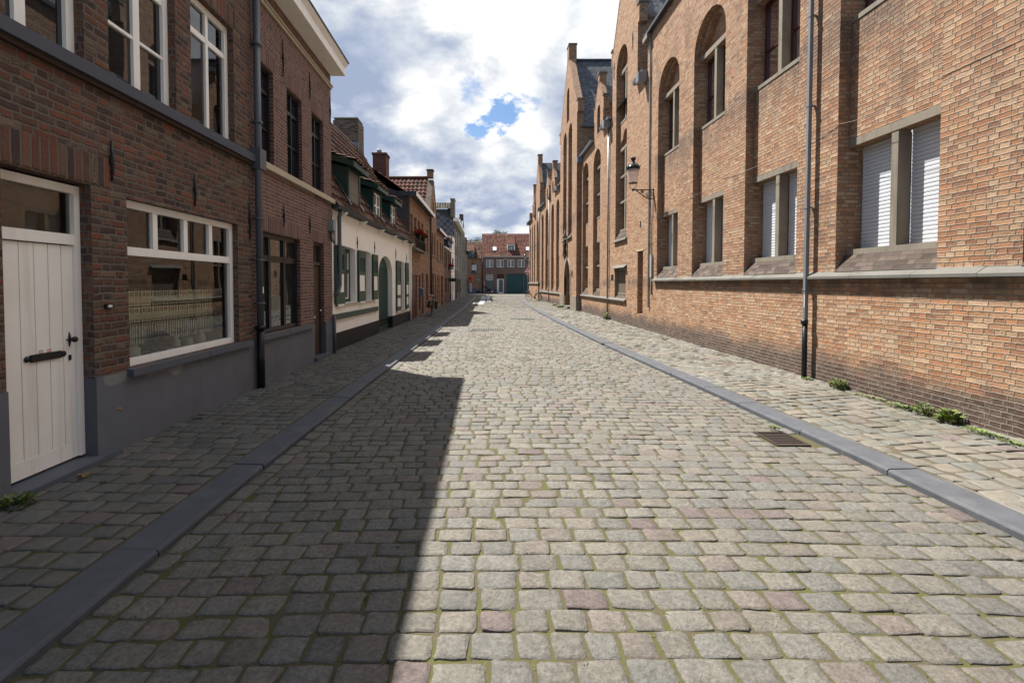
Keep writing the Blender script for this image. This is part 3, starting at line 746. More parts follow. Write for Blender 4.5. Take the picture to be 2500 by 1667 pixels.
h2 = thing('brick_house', 'brown brick house with pale joints, black window frames and white box cornice', 'house', (-3.5,8.6,0))
w = MB()
hs = [hole(6.99,8.58,.84,2.47,depth=.09), hole(9.24,9.83,.14,2.50,depth=.10)]
U2 = ((6.93,7.57),(8.08,8.73),(9.22,9.87))
for a, b in U2: hs.append(hole(a,b,3.57,5.10,depth=.08))
wall(w, f, 6.80, 10.36, .80, 6.32, [hs[0]] + hs[2:] + [hole(9.24,9.83,.80,2.50,depth=.10,floor=False)])
for a, b in U2: soldier(w, f, a-.08, b+.08, 5.115, 5.36)
soldier(w, f, 6.95, 8.70, 2.485, 2.72); soldier(w, f, 9.17, 9.92, 2.515, 2.74)
shell(w, f, 6.81, 10.36, 7., 0., 6.6)
w.build('wall', [M['brick_l2'], M['sold2']], h2)
w = MB(); fbox(w, f, 6.80, 9.24, -.012, .3, -.02, .80, 0); fbox(w, f, 9.83, 10.36, -.03, .3, -.02, .82, 1); w.build('plinth', [M['plinth'], M['blue']], h2)
rf = MB(); gableroof(rf, f, 6.80, 10.40, 6.61, 3.6, 8.8, d0=-.38); rf.build('roof', bpy.data.materials['plain_roof_tiles'], h2)
cornice(f, h2, 6.81, 10.40, 6.32)
mb = MB(); fbox(mb, f, 6.8, 10.36, -.035, 0., 6.00, 6.05); fbox(mb, f, 6.8, 10.38, -.06, 0., 6.052, 6.075); mb.build('moulding', M['cream'], h2)
mb = MB(); fbox(mb, f, 6.99, 10.40, -.075, 0., 3.45, 3.55); mb.build('sill_band', M['cream'], h2)
for a, b in U2: window(f, h2, a, b, 3.57, 5.10, .065, M['black'], M['glass'], vb=[(a+b)/2] , hb=[(4.72,.06),(4.13,.03)], fw=.06, bw=.03)
o = window(f, h2, 6.99, 8.58, .84, 2.47, .06, M['black'], M['glass'], vb=[7.50,8.05], hb=[(2.06,.10)], fw=.075, bw=.075)
mb = MB(); fbox(mb, f, 6.95, 7.95, -.07, .09, .765, .835); fbox(mb, f, 7.96, 9.10, -.07, .09, .765, .835); mb.build('sill', M['blue'], o)
mb = MB(); fbox(mb, f, 9.24, 9.83, .09, .13, .14, 2.02); fbox(mb, f, 9.24,9.30,.06,.13,.14,2.5); fbox(mb, f, 9.77,9.83,.06,.13,.14,2.5); fbox(mb, f, 9.3,9.77,.06,.13,2.03,2.10); fbox(mb, f, 9.3,9.77,.06,.13,2.44,2.5); fbox(mb, f, 9.5,9.54,.07,.12,2.1,2.44)
dd = mb.build('door', M['brown'], h2)
mb = MB(); fq(mb, f, [(9.3,.10,2.1),(9.77,.10,2.1),(9.77,.10,2.44),(9.3,.10,2.44)]); mb.build('pane', M['glass'], dd)
mb = MB(); mb.lathe([(.012,0),(.02,.03),(.026,.05),(.01,.07)], f.P(9.72,.09,1.07), 10, axis='x'); mb.build('handle', M['chrome'], dd); mb = MB(); fbox(mb, f, 9.35, 9.5, .075, .09, .93, .97); mb.build('letter_slot', M['chrome'], dd)
mb = MB(); fbox(mb, f, 9.18, 9.92, -.09, .12, .02, .14); mb.build('doorstep', M['blue'], h2)
for a, z0, z1 in ((7.88,2.62,3.0),(9.04,2.62,3.0),(7.92,5.2,5.82),(9.11,5.28,5.82),(10.28,5.2,5.8)): anchor(f, h2, a, z0, z1)
downpipe(f, h2, 10.30, .07, .95, d=-.06, r=.035, mat='pipeg'); 

jb = thing('junction_box', 'grey electrical box with looped black cables at the corner of brown house', 'junction box', (-3.42,10.22,2.9))
mb = MB(); fbox(mb, f, 10.12, 10.30, -.11, -.003, 2.82, 3.06); mb.build('box', plain('grey_plastic', (.2,.22,.24), .5), jb)
mb = MB()
for i in range(5):
    a = 10.12+i*.04; r = .05+.015*i
    ftube(mb, f, [(a+.03*math.sin(t), -.05-.01*i, 2.70+r*math.cos(t)*1.8) for t in [k*2*PI/12 for k in range(13)]], .006, 5)
ftube(mb, f, [(10.2,-.05,3.06),(10.25,-.06,3.3),(10.1,-.05,3.42),(9.3,-.03,3.43)], .008, 5); mb.build('cable', M['black'], jb)

# things on the inside sill of the big window
mb = MB(); n = 60
for i in range(n):
    a0, a1 = 4.48+1.88*i/n, 4.48+1.88*(i+1)/n
    d0, d1_ = .335+.010*math.sin(i*.9), .335+.010*math.sin((i+1)*.9)
    for z0, z1 in ((.98,1.58),):
        mb.face([f.P(a0,d0,z0),f.P(a1,d1_,z0),f.P(a1,d1_,z1),f.P(a0,d0,z1)], 0, [(a0,z0),(a1,z0),(a1,z1),(a0,z1)])
tag(mb.build('lace_curtain', M['lace']), 'pale fringed lace half curtain hanging behind the wide white window', 'curtain')
def vase(x, y, prof, label, nm='vase'):
    mb = MB(); mb.lathe(prof, (x,y,.805), 16); return tag(mb.build(nm, M['potw']), label, 'vase')
vase(-3.71, 5.42, [(.04,0),(.05,.08),(.05,.16),(.025,.19),(.03,.23)], 'slim pale jar with narrow neck on the window ledge inside', 'vase')
vase(-3.72, 5.66, [(.05,0),(.055,.05),(.055,.17),(.06,.175)], 'straight sided pale pot on the window ledge inside', 'flower_pot')
vase(-3.73, 5.92, [(.03,0),(.06,.09),(.065,.15),(.035,.21),(.03,.23),(.015,.25)], 'round shouldered pale ginger jar on the window ledge inside', 'vase')
vase(-3.74, 4.78, [(.05,0),(.08,.07),(.08,.15),(.05,.2)], 'squat greenish vase on the near part of the window ledge', 'vase')
mb = MB()
vs = []; fs = []
for j in range(9):
    for i in range(14):
        a = 2*PI*i/14; t = j/8; r = (.17 if j < 7 else .1)*(1+R.uniform(-.12,.12))
        vs.append((-3.735+r*.38*math.cos(a), 5.18+r*math.sin(a)+.05*math.sin(t*3), .80+.30*t+R.uniform(-.012,.012)))
for j in range(8):
    for i in range(14): fs.append((j*14+i, j*14+(i+1)%14, (j+1)*14+(i+1)%14, (j+1)*14+i))
fs.append(tuple(8*14+i for i in range(14))); mb.shared(vs, fs); tag(mb.build('shaggy_ornament', M['fur']), 'dark shaggy ornament behind the wide window beside the pale jars', 'ornament')
mb = MB(); mb.obox((-3.655,5.24,.86), (.004,0,.0), (0,.05,0), (.01,0,.045)); tag(mb.build('card', M['signw']), 'small pale card propped before the dark shaggy ornament', 'card')

# ------------------------------------------------------------------ white house
KW = .27/9.
FW = Fac(-3.55, 10.6, KW, -1); f = FW
h3 = thing('white_cottage', 'white plastered cottage with green shutters, arched green door and three dormers', 'house', (-3.45,15.,0))
w = MB()
hs = [hole(10.75,12.22,1.16,2.53,'round',.16,.05), hole(12.78,13.66,1.16,2.53,'round',.16,.05), hole(17.25,18.40,.62,2.46,'round',.16,.05), hole(14.52,16.38,.48,1.95,'round',.175,.62,floor=False)]
wall(w, f, 10.40, 19.60, .48, 3.46, hs)
shell(w, f, 10.41, 19.60, 6., 0., 3.4)
# south gable
for a in (10.42,19.59): w.face([f.P(a,0,3.4), f.P(a,2.05,7.0), f.P(a,4.2,3.4)])
w.build('wall', M['plast'], h3)
w = MB(); wall(w, f, 10.40, 19.60, -.05, .48, [hole(14.52,16.38,-.05,.48,None,.187,floor=False)], d=-.012); w.build('tarred_base', M['tar'], h3)
# door
mb = MB(); wall(mb, f, 14.52, 16.38, .02, lambda a: htop(hole(14.52,16.38,.48,1.95,'round',.3,.62), a), d=.165, breaks=[14.52+.0775*i for i in range(24)])
for i in range(1,12): fbox(mb, f, 14.52+i*.155-.006, 14.52+i*.155+.006, .153, .165, .05, 2.2)
fbox(mb, f, 14.53, 16.37, .146, .165, .05, .2)
mb.build('door', M['greend'], h3)
mb = MB(); fbox(mb, f, 14.45, 16.45, -.15, .16, .0, .05); mb.build('doorstep', M['ledge'], h3)
for a0, a1, z0, z1 in ((10.75,12.22,1.16,2.55),(12.78,13.66,1.16,2.55),(17.25,18.40,.62,2.48)):
    o = window(f, h3, a0, a1, z0, z1, .15, M['green'], M['glass'], vb=[(a0+a1)/2], hb=[(z0+(z1-z0)*.58,.09)], fw=.09, bw=.05, behind=(.2,M['curt'],1))
    mb = MB(); fbox(mb, f, a0+.09, a1-.09, .165, .18, z0+.09, z0+.12)
    for k in (0,1):
        a = a0+.1+k*(a1-a0-.2)/2; e = a+(a1-a0-.2)/2
        for q in ((a,a+.03),(e-.03,e)): fbox(mb, f, q[0], q[1], .16, .185, z0+.1, z1-.1)
    mb.build('sash', M['white'], o)
    mb = MB(); fbox(mb, f, a0-.05, a1+.05, -.05, .16, z0-.055, z0-.005); mb.build('sill', M['cream'], o)
def shutter(a0, a1, z0, z1, two):
    mb = MB(); d0, d1_ = -.065, -.02
    fbox(mb, f, a0, a0+.055, d0, d1_, z0, z1); fbox(mb, f, a1-.055, a1, d0, d1_, z0, z1)
    zt = z1-(z1-z0)*.15; zl = z1-(z1-z0)*.42; zm = z1-(z1-z0)*.48
    for q in ((zt,z1),(zm,zl)): fbox(mb, f, a0+.055, a1-.055, d0, d1_, *q)
    n = 8
    for i in range(n):
        z = zl+(zt-zl)*i/n; h = (zt-zl)/n
        fq(mb, f, [(a0+.055,d0+.002,z),(a1-.055,d0+.002,z),(a1-.055,d1_-.004,z+h*.95),(a0+.055,d1_-.004,z+h*.95)]); 
    fq(mb, f, [(a0+.05,d1_-.002,zl),(a1-.05,d1_-.002,zl),(a1-.05,d1_-.002,zt),(a0+.05,d1_-.002,zt)])
    pz = []
    if two:
        zc = z0+(zm-z0)*.55; fbox(mb, f, a0+.055, a1-.055, d0, d1_, zc-.06, zc+.06); pz = [(z0+.16,zc-.06),(zc+.06,zm)]
        fbox(mb, f, a0+.055, a1-.055, d0, d1_, z0, z0+.16)
    else:
        fbox(mb, f, a0+.055, a1-.055, d0, d1_, z0, z0+.28); pz = [(z0+.28,zm)]
    o = mb.build('shutter', M['green2'], h3)
    mb = MB()
    for q in pz: fbox(mb, f, a0+.055, a1-.055, d0+.012, d1_-.002, *q)
    mb.build('shutter_panel', M['offw'], o); mb = MB(); fbox(mb, f, a0+.1, a1-.1, d0-.01, d1_, z0-.05, z0-.005); mb.build('shutter_rest', M['offw'], o)
for a0, a1, z0, z1, two in ((10.60,11.20,1.16,2.55,0),(12.32,12.92,1.16,2.55,0),(13.72,14.26,1.16,2.53,0),(16.88,17.58,.62,2.5,1),(18.52,19.06,.62,2.5,1)): shutter(a0, a1, z0, z1, two)
mb = MB(); fbox(mb, f, 10.5, 14.3, -.05, -.015, .82, .93, 0); fbox(mb, f, 10.5, 14.3, -.055, -.0, .795, .818, 1); mb.build('plank_rail', [M['green'], M['oak']], h3)
for a, z0, z1 in ((12.34,2.58,2.92),(14.04,2.58,2.94),(16.89,2.55,2.93),(18.83,2.52,2.88)): anchor(f, h3, a, z0, z1)
# roof, gutter
rf = MB(); th = rad(60)
o0 = f.P(10.42,-.16,3.42); av = Vector((KW,1,0)).normalized(); bv = Vector((-math.cos(th),0,math.sin(th)))
pantile(rf, o0, av, bv, 38, 14, .2425, .305, TILE_B, .028)
e = [f.P(10.40,-.14,3.38), f.P(19.62,-.14,3.38)]; tp = [tuple(Vector(q)+bv*4.32) for q in e]
rf.face([e[0],e[1],tp[1],tp[0]], 1); bk = [tuple(Vector(q)+Vector((-2.16,0,-3.74))) for q in tp]; rf.face([tp[0],tp[1],bk[1],bk[0]], 1)
rid = [tuple(Vector(tp[0]).lerp(Vector(tp[1]), i/24)+Vector((0,0,.02))) for i in range(25)]; rf.tube(rid, .09, 8, 2)
rf.build('roof', [M['tile'], M['brown'], plain('ridge_tile', (.09,.048,.033), .8, 9., .3)], h3)
mb = MB()
prof = [(-.16+.075*math.cos(t)-.0, 3.43+.075*math.sin(t)) for t in [PI+PI*k/8 for k in range(9)]]
for (d1a, za), (d2a, zb) in zip(prof, prof[1:]): fq(mb, f, [(10.36,d1a,za),(19.66,d1a,za),(19.66,d2a,zb),(10.36,d2a,zb)])
ftube(mb, f, [(10.36,-.237,3.43),(19.66,-.237,3.43)], .012, 6)
for a in (10.36,19.66): mb.face([f.P(a,d_,z_) for d_, z_ in prof])
fbox(mb, f, 10.45, 19.6, -.085, .0, 3.36, 3.42); mb.build('gutter', M['zincd'], h3)
for a in (10.98,12.6,14.5,16.3,18.1,19.5):
    mb = MB(); P_ = [(0.,3.22),(-.10,3.25),(-.19,3.32),(-.21,3.355),(0.,3.355)]
    for aa in (a-.05,a+.05): mb.face([f.P(aa,*p) for p in P_])
    for p, q in zip(P_, P_[1:]+P_[:1]): fq(mb, f, [(a-.05,*p),(a+.05,*p),(a+.05,*q),(a-.05,*q)])
    mb.build('eave_bracket', M['white'], h3)
mb = MB(); ftube(mb, f, [(10.72,-.16,3.37),(10.72,-.10,3.2),(10.72,-.10,1.62),(10.66,-.09,1.48),(10.55,-.07,1.40)], .048, 10); mb.build('downpipe', M['pipeg'], h3)
mb = MB(); ftube(mb, f, [(19.45,-.15,3.36),(19.45,-.07,3.2),(19.45,-.07,1.5),(19.40,-.07,1.35),(19.40,-.07,.1)], .04, 10); mb.build('downpipe', M['offw'], h3)
# dormers
def dormer(a0, a1, kind, zt=4.62):
    D0 = .02; mb = MB()
    dr = mb; zb = 3.60
    for a, s in ((a0,1),(a1,-1)):      # cheeks
        fq(mb, f, [(a,D0,zb),(a,D0,zt),(a,D0+.95,zt+.22),(a,D0+.55,zt+.0)], 0)
        fq(mb, f, [(a,D0,zb),(a,D0+.55,zt),(a,D0+.95,zt+.22),(a,D0+.9,zb)], 0)
    fbox(mb, f, a0-.03, a0+.07, D0-.03, D0+.05, zb-.04, zt, 0); fbox(mb, f, a1-.07, a1+.03, D0-.03, D0+.05, zb-.04, zt, 0)
    fbox(mb, f, a0+.07, a1-.07, D0-.03, D0+.05, zt-.06, zt, 0); fbox(mb, f, a0+.07, a1-.07, D0-.05, D0+.05, zb-.04, zb+.02, 0)
    # sloping fascia and soffit
    A0, A1 = a0-.18, a1+.18
    fbox(mb, f, A0, A1, -.20, -.16, zt-.02, zt+.13, 0)
    for a in (A0, A1-.03):
        for aa in (a, a+.03): fq(mb, f, [(aa,-.16,zt-.02),(aa,-.16,zt+.13),(aa,1.15,zt+.50),(aa,1.15,zt+.36)], 0)
        fq(mb, f, [(a,-.16,zt+.13),(a+.03,-.16,zt+.13),(a+.03,1.15,zt+.5),(a,1.15,zt+.5)], 0)
    fq(mb, f, [(A0,-.16,zt+.0),(A1,-.16,zt+.0),(A1,1.15,zt+.38),(A0,1.15,zt+.38)], 0)
    o = mb.build('dormer', M['green'], h3)
    mb = MB(); na = int(round((A1-A0)/.23)); cw = (A1-A0+.06)/na
    bd = Vector((f.side*1.31, 0, .37)).normalized()
    pantile(mb, Vector(f.P(A0-.03,-.24,zt+.135)), Vector((KW,1,0)), bd, na, 5, cw, .27, TILE_B, .025); mb.build('dormer_roof', M['tile'], o)
    if kind:
        mb = MB()
        for i in range(2):
            p = a0+.07+i*(a1-a0-.14)/2; q = p+(a1-a0-.14)/2
            for s_ in ((p,p+.05),(q-.05,q)): fbox(mb, f, s_[0], s_[1], D0, D0+.04, zb+.02, zt-.06)
            for z in (zb+.02, zb+.45, zt-.11): fbox(mb, f, p+.05, q-.05, D0+.004, D0+.036, z, z+.05)
        mb.build('dormer_window', M['white'], o)
        mb = MB(); fq(mb, f, [(a0+.07,D0+.02,zb),(a1-.07,D0+.02,zb),(a1-.07,D0+.02,zt-.06),(a0+.07,D0+.02,zt-.06)]); mb.build('pane', M['glass'], o)
    else:
        mb = MB(); n = 4
        for i in range(n):
            p = a0+.07+(a1-a0-.14)*i/n; fbox(mb, f, p+.004, p+(a1-a0-.14)/n-.004, D0-.01, D0+.03, zb+.02, zt-.06)
        fbox(mb, f, a0+.07, a1-.07, D0-.02, D0-.01, zb+.4, zb+.46); mb.build('board_shutter', M['taupe'], o)
    for a in (a0-.06, a1+.06):
        mb = MB()
        for k in range(7):
            t = k/7; d_ = -.05+.62*t; z_ = 3.62+1.05*t
            fq(mb, f, [(a-.05,d_-.05,z_+.03),(a+.05,d_-.05,z_+.03),(a+.05,d_+.05,z_+.20),(a-.05,d_+.05,z_+.20)])
        mb.build('flashing', M['lead'], o)
dormer(11.70, 12.62, 0, 4.62); dormer(13.98, 14.86, 1, 4.52); dormer(16.15, 16.95, 1, 4.50)
# chimney of the white cottage
mb = MB(); mb.box(-6.25,-5.22,18.75,19.58,4.5,8.30,0); mb.box(-6.2,-5.27,18.8,19.53,8.302,8.36,0)
mb.box(-6.22,-5.25,18.78,19.55,8.362,8.42,1)
mb.box(-5.45,-5.2,18.70,18.748,6.6,7.4,2)
mb.build('chimney', [M['brick_old'], plain('mossy_cap', (.13,.12,.05), .9, 8., .4), M['lead']], h3)
mb = MB(); mb.tube([(-7.2,19.1,8.05),(-6.2,19.1,8.05)], .03, 8); mb.build('chimney_stay', M['brown'], h3)

# ------------------------------------------------------------------ further left row
K4 = .18/25.4
F4 = Fac(-3.28, 19.6, K4, -1); f = F4
def narrow(f, parent, specs, fm, pm='glass', d=.12):
    for a0, a1, z0, z1 in specs: window(f, parent, a0, a1, z0, z1, d, M[fm], M[pm], hb=[z0+(z1-z0)*.7], fw=.05)
h4 = thing('brick_house', 'orange brick house with white edged flat eave, red garage door and geraniums', 'house', (-3.25,22.8,0))
w = MB()
u4 = [(19.78,20.32),(20.75,21.35),(21.82,22.42),(23.0,23.6)]; hs = [hole(a,b,3.45,4.68,depth=.12) for a, b in u4]+[hole(24.82,25.4,3.28,4.58,depth=.12)]
dg = [hole(19.72,21.55,.07,2.05,depth=.08,floor=False),hole(22.0,22.6,.35,2.05,depth=.12),hole(23.02,23.6,.07,2.18,depth=.2,floor=False),hole(24.5,25.4,.7,2.17,depth=.12)]
wall(w, f, 19.62, 26.2, .0, 5.42, hs+dg); shell(w, f, 19.64, 26.2, 6., 0., 5.4)
w.build('wall', M['brick_or'], h4)
mb = MB(); Y0 = 19.625
mb.face([(-3.75,Y0,3.2),(-3.32,Y0,3.2),(-3.32,Y0,5.42),(-4.2,Y0,5.75),(-6.2,Y0,7.55),(-8.,Y0,5.4),(-8.,Y0,3.2)]); mb.build('gable_wall', M['grend'], h4)
mb = MB(); fbox(mb, f, 19.5, 26.25, -.28, .5, 5.43, 5.50, 1); fbox(mb, f, 19.5, 26.25, -.31, -.282, 5.40, 5.58, 0); fbox(mb, f, 19.47, 19.498, -.31, .5, 5.38, 5.58, 1); mb.build('eave', [M['white'], M['zincd']], h4)
rf = MB(); pantile(rf, f.P(19.55,.25,5.62), Vector((K4,1,0)), Vector((-2.7,0,1.85)), 26, 11, .25, .3, TILE_R, .03)
rf.face([f.P(19.5,.2,5.6),f.P(26.2,.2,5.6),f.P(26.2,2.95,7.55),f.P(19.5,2.95,7.55)], 1); rf.face([f.P(26.2,2.95,7.55),f.P(19.5,2.95,7.55),f.P(19.5,6,5.4),f.P(26.2,6,5.4)], 1)
rf.build('roof', [M['tile'], M['brown']], h4)
mb = MB(); mb.box(-5.35,-4.72,21.6,22.3,5.5,7.70); mb.box(-5.39,-4.68,21.56,22.34,7.702,7.80); mb.build('chimney', M['brick_red'], h4)
mb = MB(); mb.lathe([(.12,0),(.12,.2),(.1,.22)], (-5.1,21.9,7.80), 12); mb.build('chimney_pot', M['zinc'], h4)
narrow(f, h4, [(a,b,3.45,4.68) for a,b in u4]+[(24.82,25.4,3.28,4.58),(22.0,22.6,.35,2.05),(24.5,25.4,.7,2.17)], 'brown')
mb = MB(); 
for i in range(8): fbox(mb, f, 19.72+i*.229+.004, 19.72+(i+1)*.229-.004, .05, .09, .08, 2.05)
mb.build('garage_door', M['gred'], h4)
mb = MB(); fbox(mb, f, 23.02, 23.6, .18, .2, .08, 2.18); mb.build('door', M['brown'], h4)
mb = MB(); fbox(mb, f, 19.62, 22.6, -.28, 0., 3.12, 3.20); fbox(mb, f, 22.6, 26.2, -.03, 0., 3.16, 3.24); mb.build('balcony_ledge', M['concrete'], h4)
mb = MB()
for i in range(28):
    a = 19.7+i*.105; ftube(mb, f, [(a,-.26,3.2),(a,-.26,3.62)], .008, 5)
ftube(mb, f, [(19.65,-.26,3.63),(22.55,-.26,3.63)], .014, 6); mb.build('railing', M['iron'], h4)
mb = MB(); fbox(mb, f, 24.45, 25.45, -.06, .0, .62, .69); mb.build('sill', M['concrete'], h4)
downpipe(f, h4, 26.15, .9, 5.4, d=-.07, r=.05, mat='black')
def flowers(c, wdt, label, pet, n=70, box=False, group=None):
    o = thing('flower_box' if box else 'flower_pot', label, 'flower box' if box else 'flower pot', c, group)
    mb = MB()
    if box: mb.box(c[0]-.1,c[0]+.1,c[1]-wdt/2,c[1]+wdt/2,c[2],c[2]+.2)
    else: mb.lathe([(.09,0),(.13,.2),(.14,.22)], c, 12)
    mb.build('pot', M['blue'] if box else M['black'], o)
    mb = MB(); fl = MB()
    for i in range(n):
        x, y, z = c[0]+R.gauss(0,.10), c[1]+R.uniform(-.5,.5)*wdt, c[2]+.2+abs(R.gauss(0,.1))
        b = mb if i % 2 else fl
        for k in range(2):
            v = Vector((R.uniform(-1,1),R.uniform(-1,1),R.uniform(-.4,1))).normalized(); u = v.cross(Vector((.3,.5,.8))).normalized(); q = Vector((x,y,z+(.06 if b is fl else 0)))
            s_ = .045 if b is fl else .05
            b.face([tuple(q-u*s_),tuple(q+v*s_),tuple(q+u*s_),tuple(q-v*s_)])
    mb.build('leaves', M['fleaf'], o); fl.build('blossom', M[pet], o)
flowers((-3.05,20.55,3.62), .8, 'black pot of red geraniums on the iron balcony rail, nearer of two', 'petal', 110)
flowers((-3.03,21.9,3.62), .8, 'black pot of red geraniums on the iron balcony rail, farther of two', 'petal', 110)
mb = MB(); fbox(mb, f, 22.05, 22.5, -.22, -.005, 1.02, 1.36, 0)
fq(mb, f, [(22.03,-.24,1.362),(22.52,-.24,1.362),(22.52,-.005,1.47),(22.03,-.005,1.47)], 0); fbox(mb, f, 22.12, 22.43, -.226, -.22, 1.27, 1.3, 1)
for a in (22.03,22.52): mb.face([f.P(a,-.24,1.362),f.P(a,-.005,1.47),f.P(a,-.005,1.362)])
tag(mb.build('mailbox', [plain('grey_mailbox', (.12,.14,.19), .45), M['black']]), 'blue grey letterbox with sloping lid on the orange brick wall', 'mailbox')

h5 = thing('gabled_house', 'narrow orange brick house with street gable and steep red pantile roof', 'house', (-3.22,27.8,0))
w = MB(); A0, A1, AC = 26.2, 29.5, 27.85
tp5 = lambda a: 8.05-abs(a-AC)/1.65*2.25
hs = [hole(27.15,27.72,3.42,4.68,depth=.12),hole(28.25,28.85,3.42,4.68,depth=.12),hole(27.15,28.1,.7,2.25,depth=.12),hole(28.6,29.2,.07,2.2,depth=.15,floor=False),hole(27.6,28.1,5.75,6.6,depth=.1)]
wall(w, f, A0, A1, 0., tp5, hs, breaks=[AC]); fbox(w, f, AC-.2, AC+.2, .0, .35, 8.04, 8.45)
shell(w, f, A0+.02, A1, 6., 0., 5.8); w.build('wall', M['brick_or'], h5)
mb = MB(); fbox(mb, f, AC-.24, AC+.24, -.04, .39, 8.452, 8.53)
for s_ in (-1,1):
    a1_ = AC+s_*1.7; fq(mb, f, [(AC+s_*.2,-.03,7.80),(a1_,-.03,5.76),(a1_,.3,5.76),(AC+s_*.2,.3,7.80)]); fq(mb, f, [(AC+s_*.2,-.03,7.90),(a1_,-.03,5.86),(a1_,.3,5.86),(AC+s_*.2,.3,7.90)])
    fq(mb, f, [(AC+s_*.2,-.03,7.80),(a1_,-.03,5.76),(a1_,-.03,5.86),(AC+s_*.2,-.03,7.90)]); fq(mb, f, [(AC+s_*.2,.3,7.80),(a1_,.3,5.76),(a1_,.3,5.86),(AC+s_*.2,.3,7.90)])
mb.build('gable_coping', M['brick_old'], h5)
rf = MB(); X1 = f.P(26.2,.3,0)[0]
pantile(rf, (X1-5.4,26.1,5.72), (1,0,0), (0,1.72,2.3), 22, 9, .245, .31, TILE_R, .035)
rf.face([(X1-5.4,26.1,5.7),(X1,26.1,5.7),(X1,27.85,8.0),(X1-5.4,27.85,8.0)], 1); rf.face([(X1-5.4,29.5,5.7),(X1,29.5,5.7),(X1,27.85,8.0),(X1-5.4,27.85,8.0)], 1)
rf.tube([(X1-5.4+5.4*i/20,27.85,8.08) for i in range(21)], .09, 8, 1); rf.build('roof', [M['tile'], bpy.data.materials['ridge_tile']], h5)
narrow(f, h5, [(27.15,27.72,3.42,4.68),(28.25,28.85,3.42,4.68),(27.15,28.1,.7,2.25),(27.6,28.1,5.75,6.6)], 'brown')
mb = MB(); fbox(mb, f, 28.6, 29.2, .13, .15, .07, 2.2); mb.build('door', M['brown'], h5)
mb = MB(); fbox(mb, f, 26.9, 29.5, -.04, .0, 3.28, 3.38); fbox(mb, f, 27.1, 28.15, -.06, .0, .6, .68); fbox(mb, f, 27.0, 28.3, -.03, 0., 2.5, 2.56); mb.build('sill', M['concrete'], h5)

h6 = thing('brick_house', 'orange brick house with curved white eave board beyond the street gable', 'house', (-3.19,31.8,0))
w = MB(); u6 = [(29.8,30.4),(31.5,32.3),(32.75,33.6)]
hs = [hole(a,b,3.25,4.5,depth=.12) for a, b in u6]+[hole(29.85,30.4,.3,2.2,depth=.1),hole(30.7,31.2,.3,2.2,depth=.1),hole(32.1,33.6,.07,2.2,depth=.2,floor=False)]
wall(w, f, 29.5, 34.3, 0., 5.1, hs); shell(w, f, 29.52, 34.3, 6., 0., 5.1); w.build('wall', M['brick_or'], h6)
mb = MB(); fbox(mb, f, 29.5, 34.35, -.22, .4, 5.10, 5.16, 1); fbox(mb, f, 29.5, 34.35, -.25, -.222, 5.08, 5.25, 0); mb.build('eave', [M['white'], M['zincd']], h6)
rf = MB(); gableroof(rf, f, 29.5, 34.3, 5.17, 3., 6.3, 0.); rf.build('roof', M['zincd'], h6)
narrow(f, h6, [(a,b,3.25,4.5) for a,b in u6]+[(29.85,30.4,.3,2.2),(30.7,31.2,.3,2.2)], 'brown')
mb = MB(); fbox(mb, f, 32.1, 33.6, .18, .2, .07, 2.2); mb.build('door', M['brown'], h6)
mb = MB(); fbox(mb, f, 29.6, 34.2, -.05, .0, 3.14, 3.22); mb.build('sill', M['concrete'], h6)

h7 = thing('pink_house', 'low pinkish house with dark blue dormer and pink painted base', 'house', (-3.16,37.5,0))
w = MB(); u7 = [(34.65,35.3),(35.75,36.5),(37.85,38.6),(39.3,40.3)]
hs = [hole(a,b,2.85,4.1,depth=.1) for a, b in u7]+[hole(35.2,36.4,.9,2.1,depth=.1),hole(37.2,38.2,.9,2.1,depth=.1),hole(39.2,40.1,.07,2.2,depth=.15,floor=False)]
wall(w, f, 34.3, 40.8, .75, 4.35, [h for h in hs if h['z0'] > .5]+[hole(39.2,40.1,.75,2.2,depth=.15,floor=False)]); shell(w, f, 34.32, 40.8, 6., 0., 4.35); w.build('wall', M['brick_pk'], h7)
w = MB(); wall(w, f, 34.3, 40.8, 0., .75, [hole(39.2,40.1,0.,.75,depth=.15,floor=False)], d=-.012); w.build('painted_base', plain('pink_base', (.10,.045,.042), .8, 3., .2), h7)
narrow(f, h7, [(a,b,2.85,4.1) for a,b in u7]+[(35.2,36.4,.9,2.1),(37.2,38.2,.9,2.1)], 'brown', d=.08)
mb = MB(); fbox(mb, f, 39.2, 40.1, .12, .14, .07, 2.2); mb.build('door', M['brown'], h7)
rf = MB(); pantile(rf, f.P(34.3,-.1,4.42), Vector((K4,1,0)), Vector((-2.4,0,2.)), 26, 10, .25, .31, TILE_R, .03); rf.face([f.P(34.3,-.1,4.4),f.P(40.8,-.1,4.4),f.P(40.8,2.3,6.4),f.P(34.3,2.3,6.4)],1); rf.build('roof', [M['tile'], M['brown']], h7)
mb = MB(); fbox(mb, f, 34.6, 38.2, -.28, 1.2, 4.62, 4.95, 0); fbox(mb, f, 34.5, 38.3, -.4, 1.2, 4.95, 5.02, 1); dm = mb.build('dormer', [plain('navy_paint', (.03,.05,.09), .5), M['zincd']], h7)
mb = MB(); pantile(mb, f.P(34.5,-.42,5.04), Vector((K4,1,0)), Vector((-1.5,0,.9)), 15, 6, .25, .29, TILE_R, .03); mb.build('dormer_roof', M['tile'], dm)
mb = MB(); fbox(mb, f, 34.3, 40.8, -.14, .0, 4.36, 4.46); mb.build('gutter', M['offw'], h7)
flowers((-2.97,38.6,2.86), 1.6, 'window box of pink geraniums above the pink house sign', 'petalp', 160, True)
hw = thing('white_house', 'very narrow white painted house squeezed beside the pink house', 'house', (-3.12,42.6,0))
w = MB(); hs = [hole(41.3,42.3,.07,2.3,depth=.12,floor=False),hole(42.9,43.8,.9,2.2,depth=.1),hole(41.6,43.4,2.9,4.0,depth=.1)]
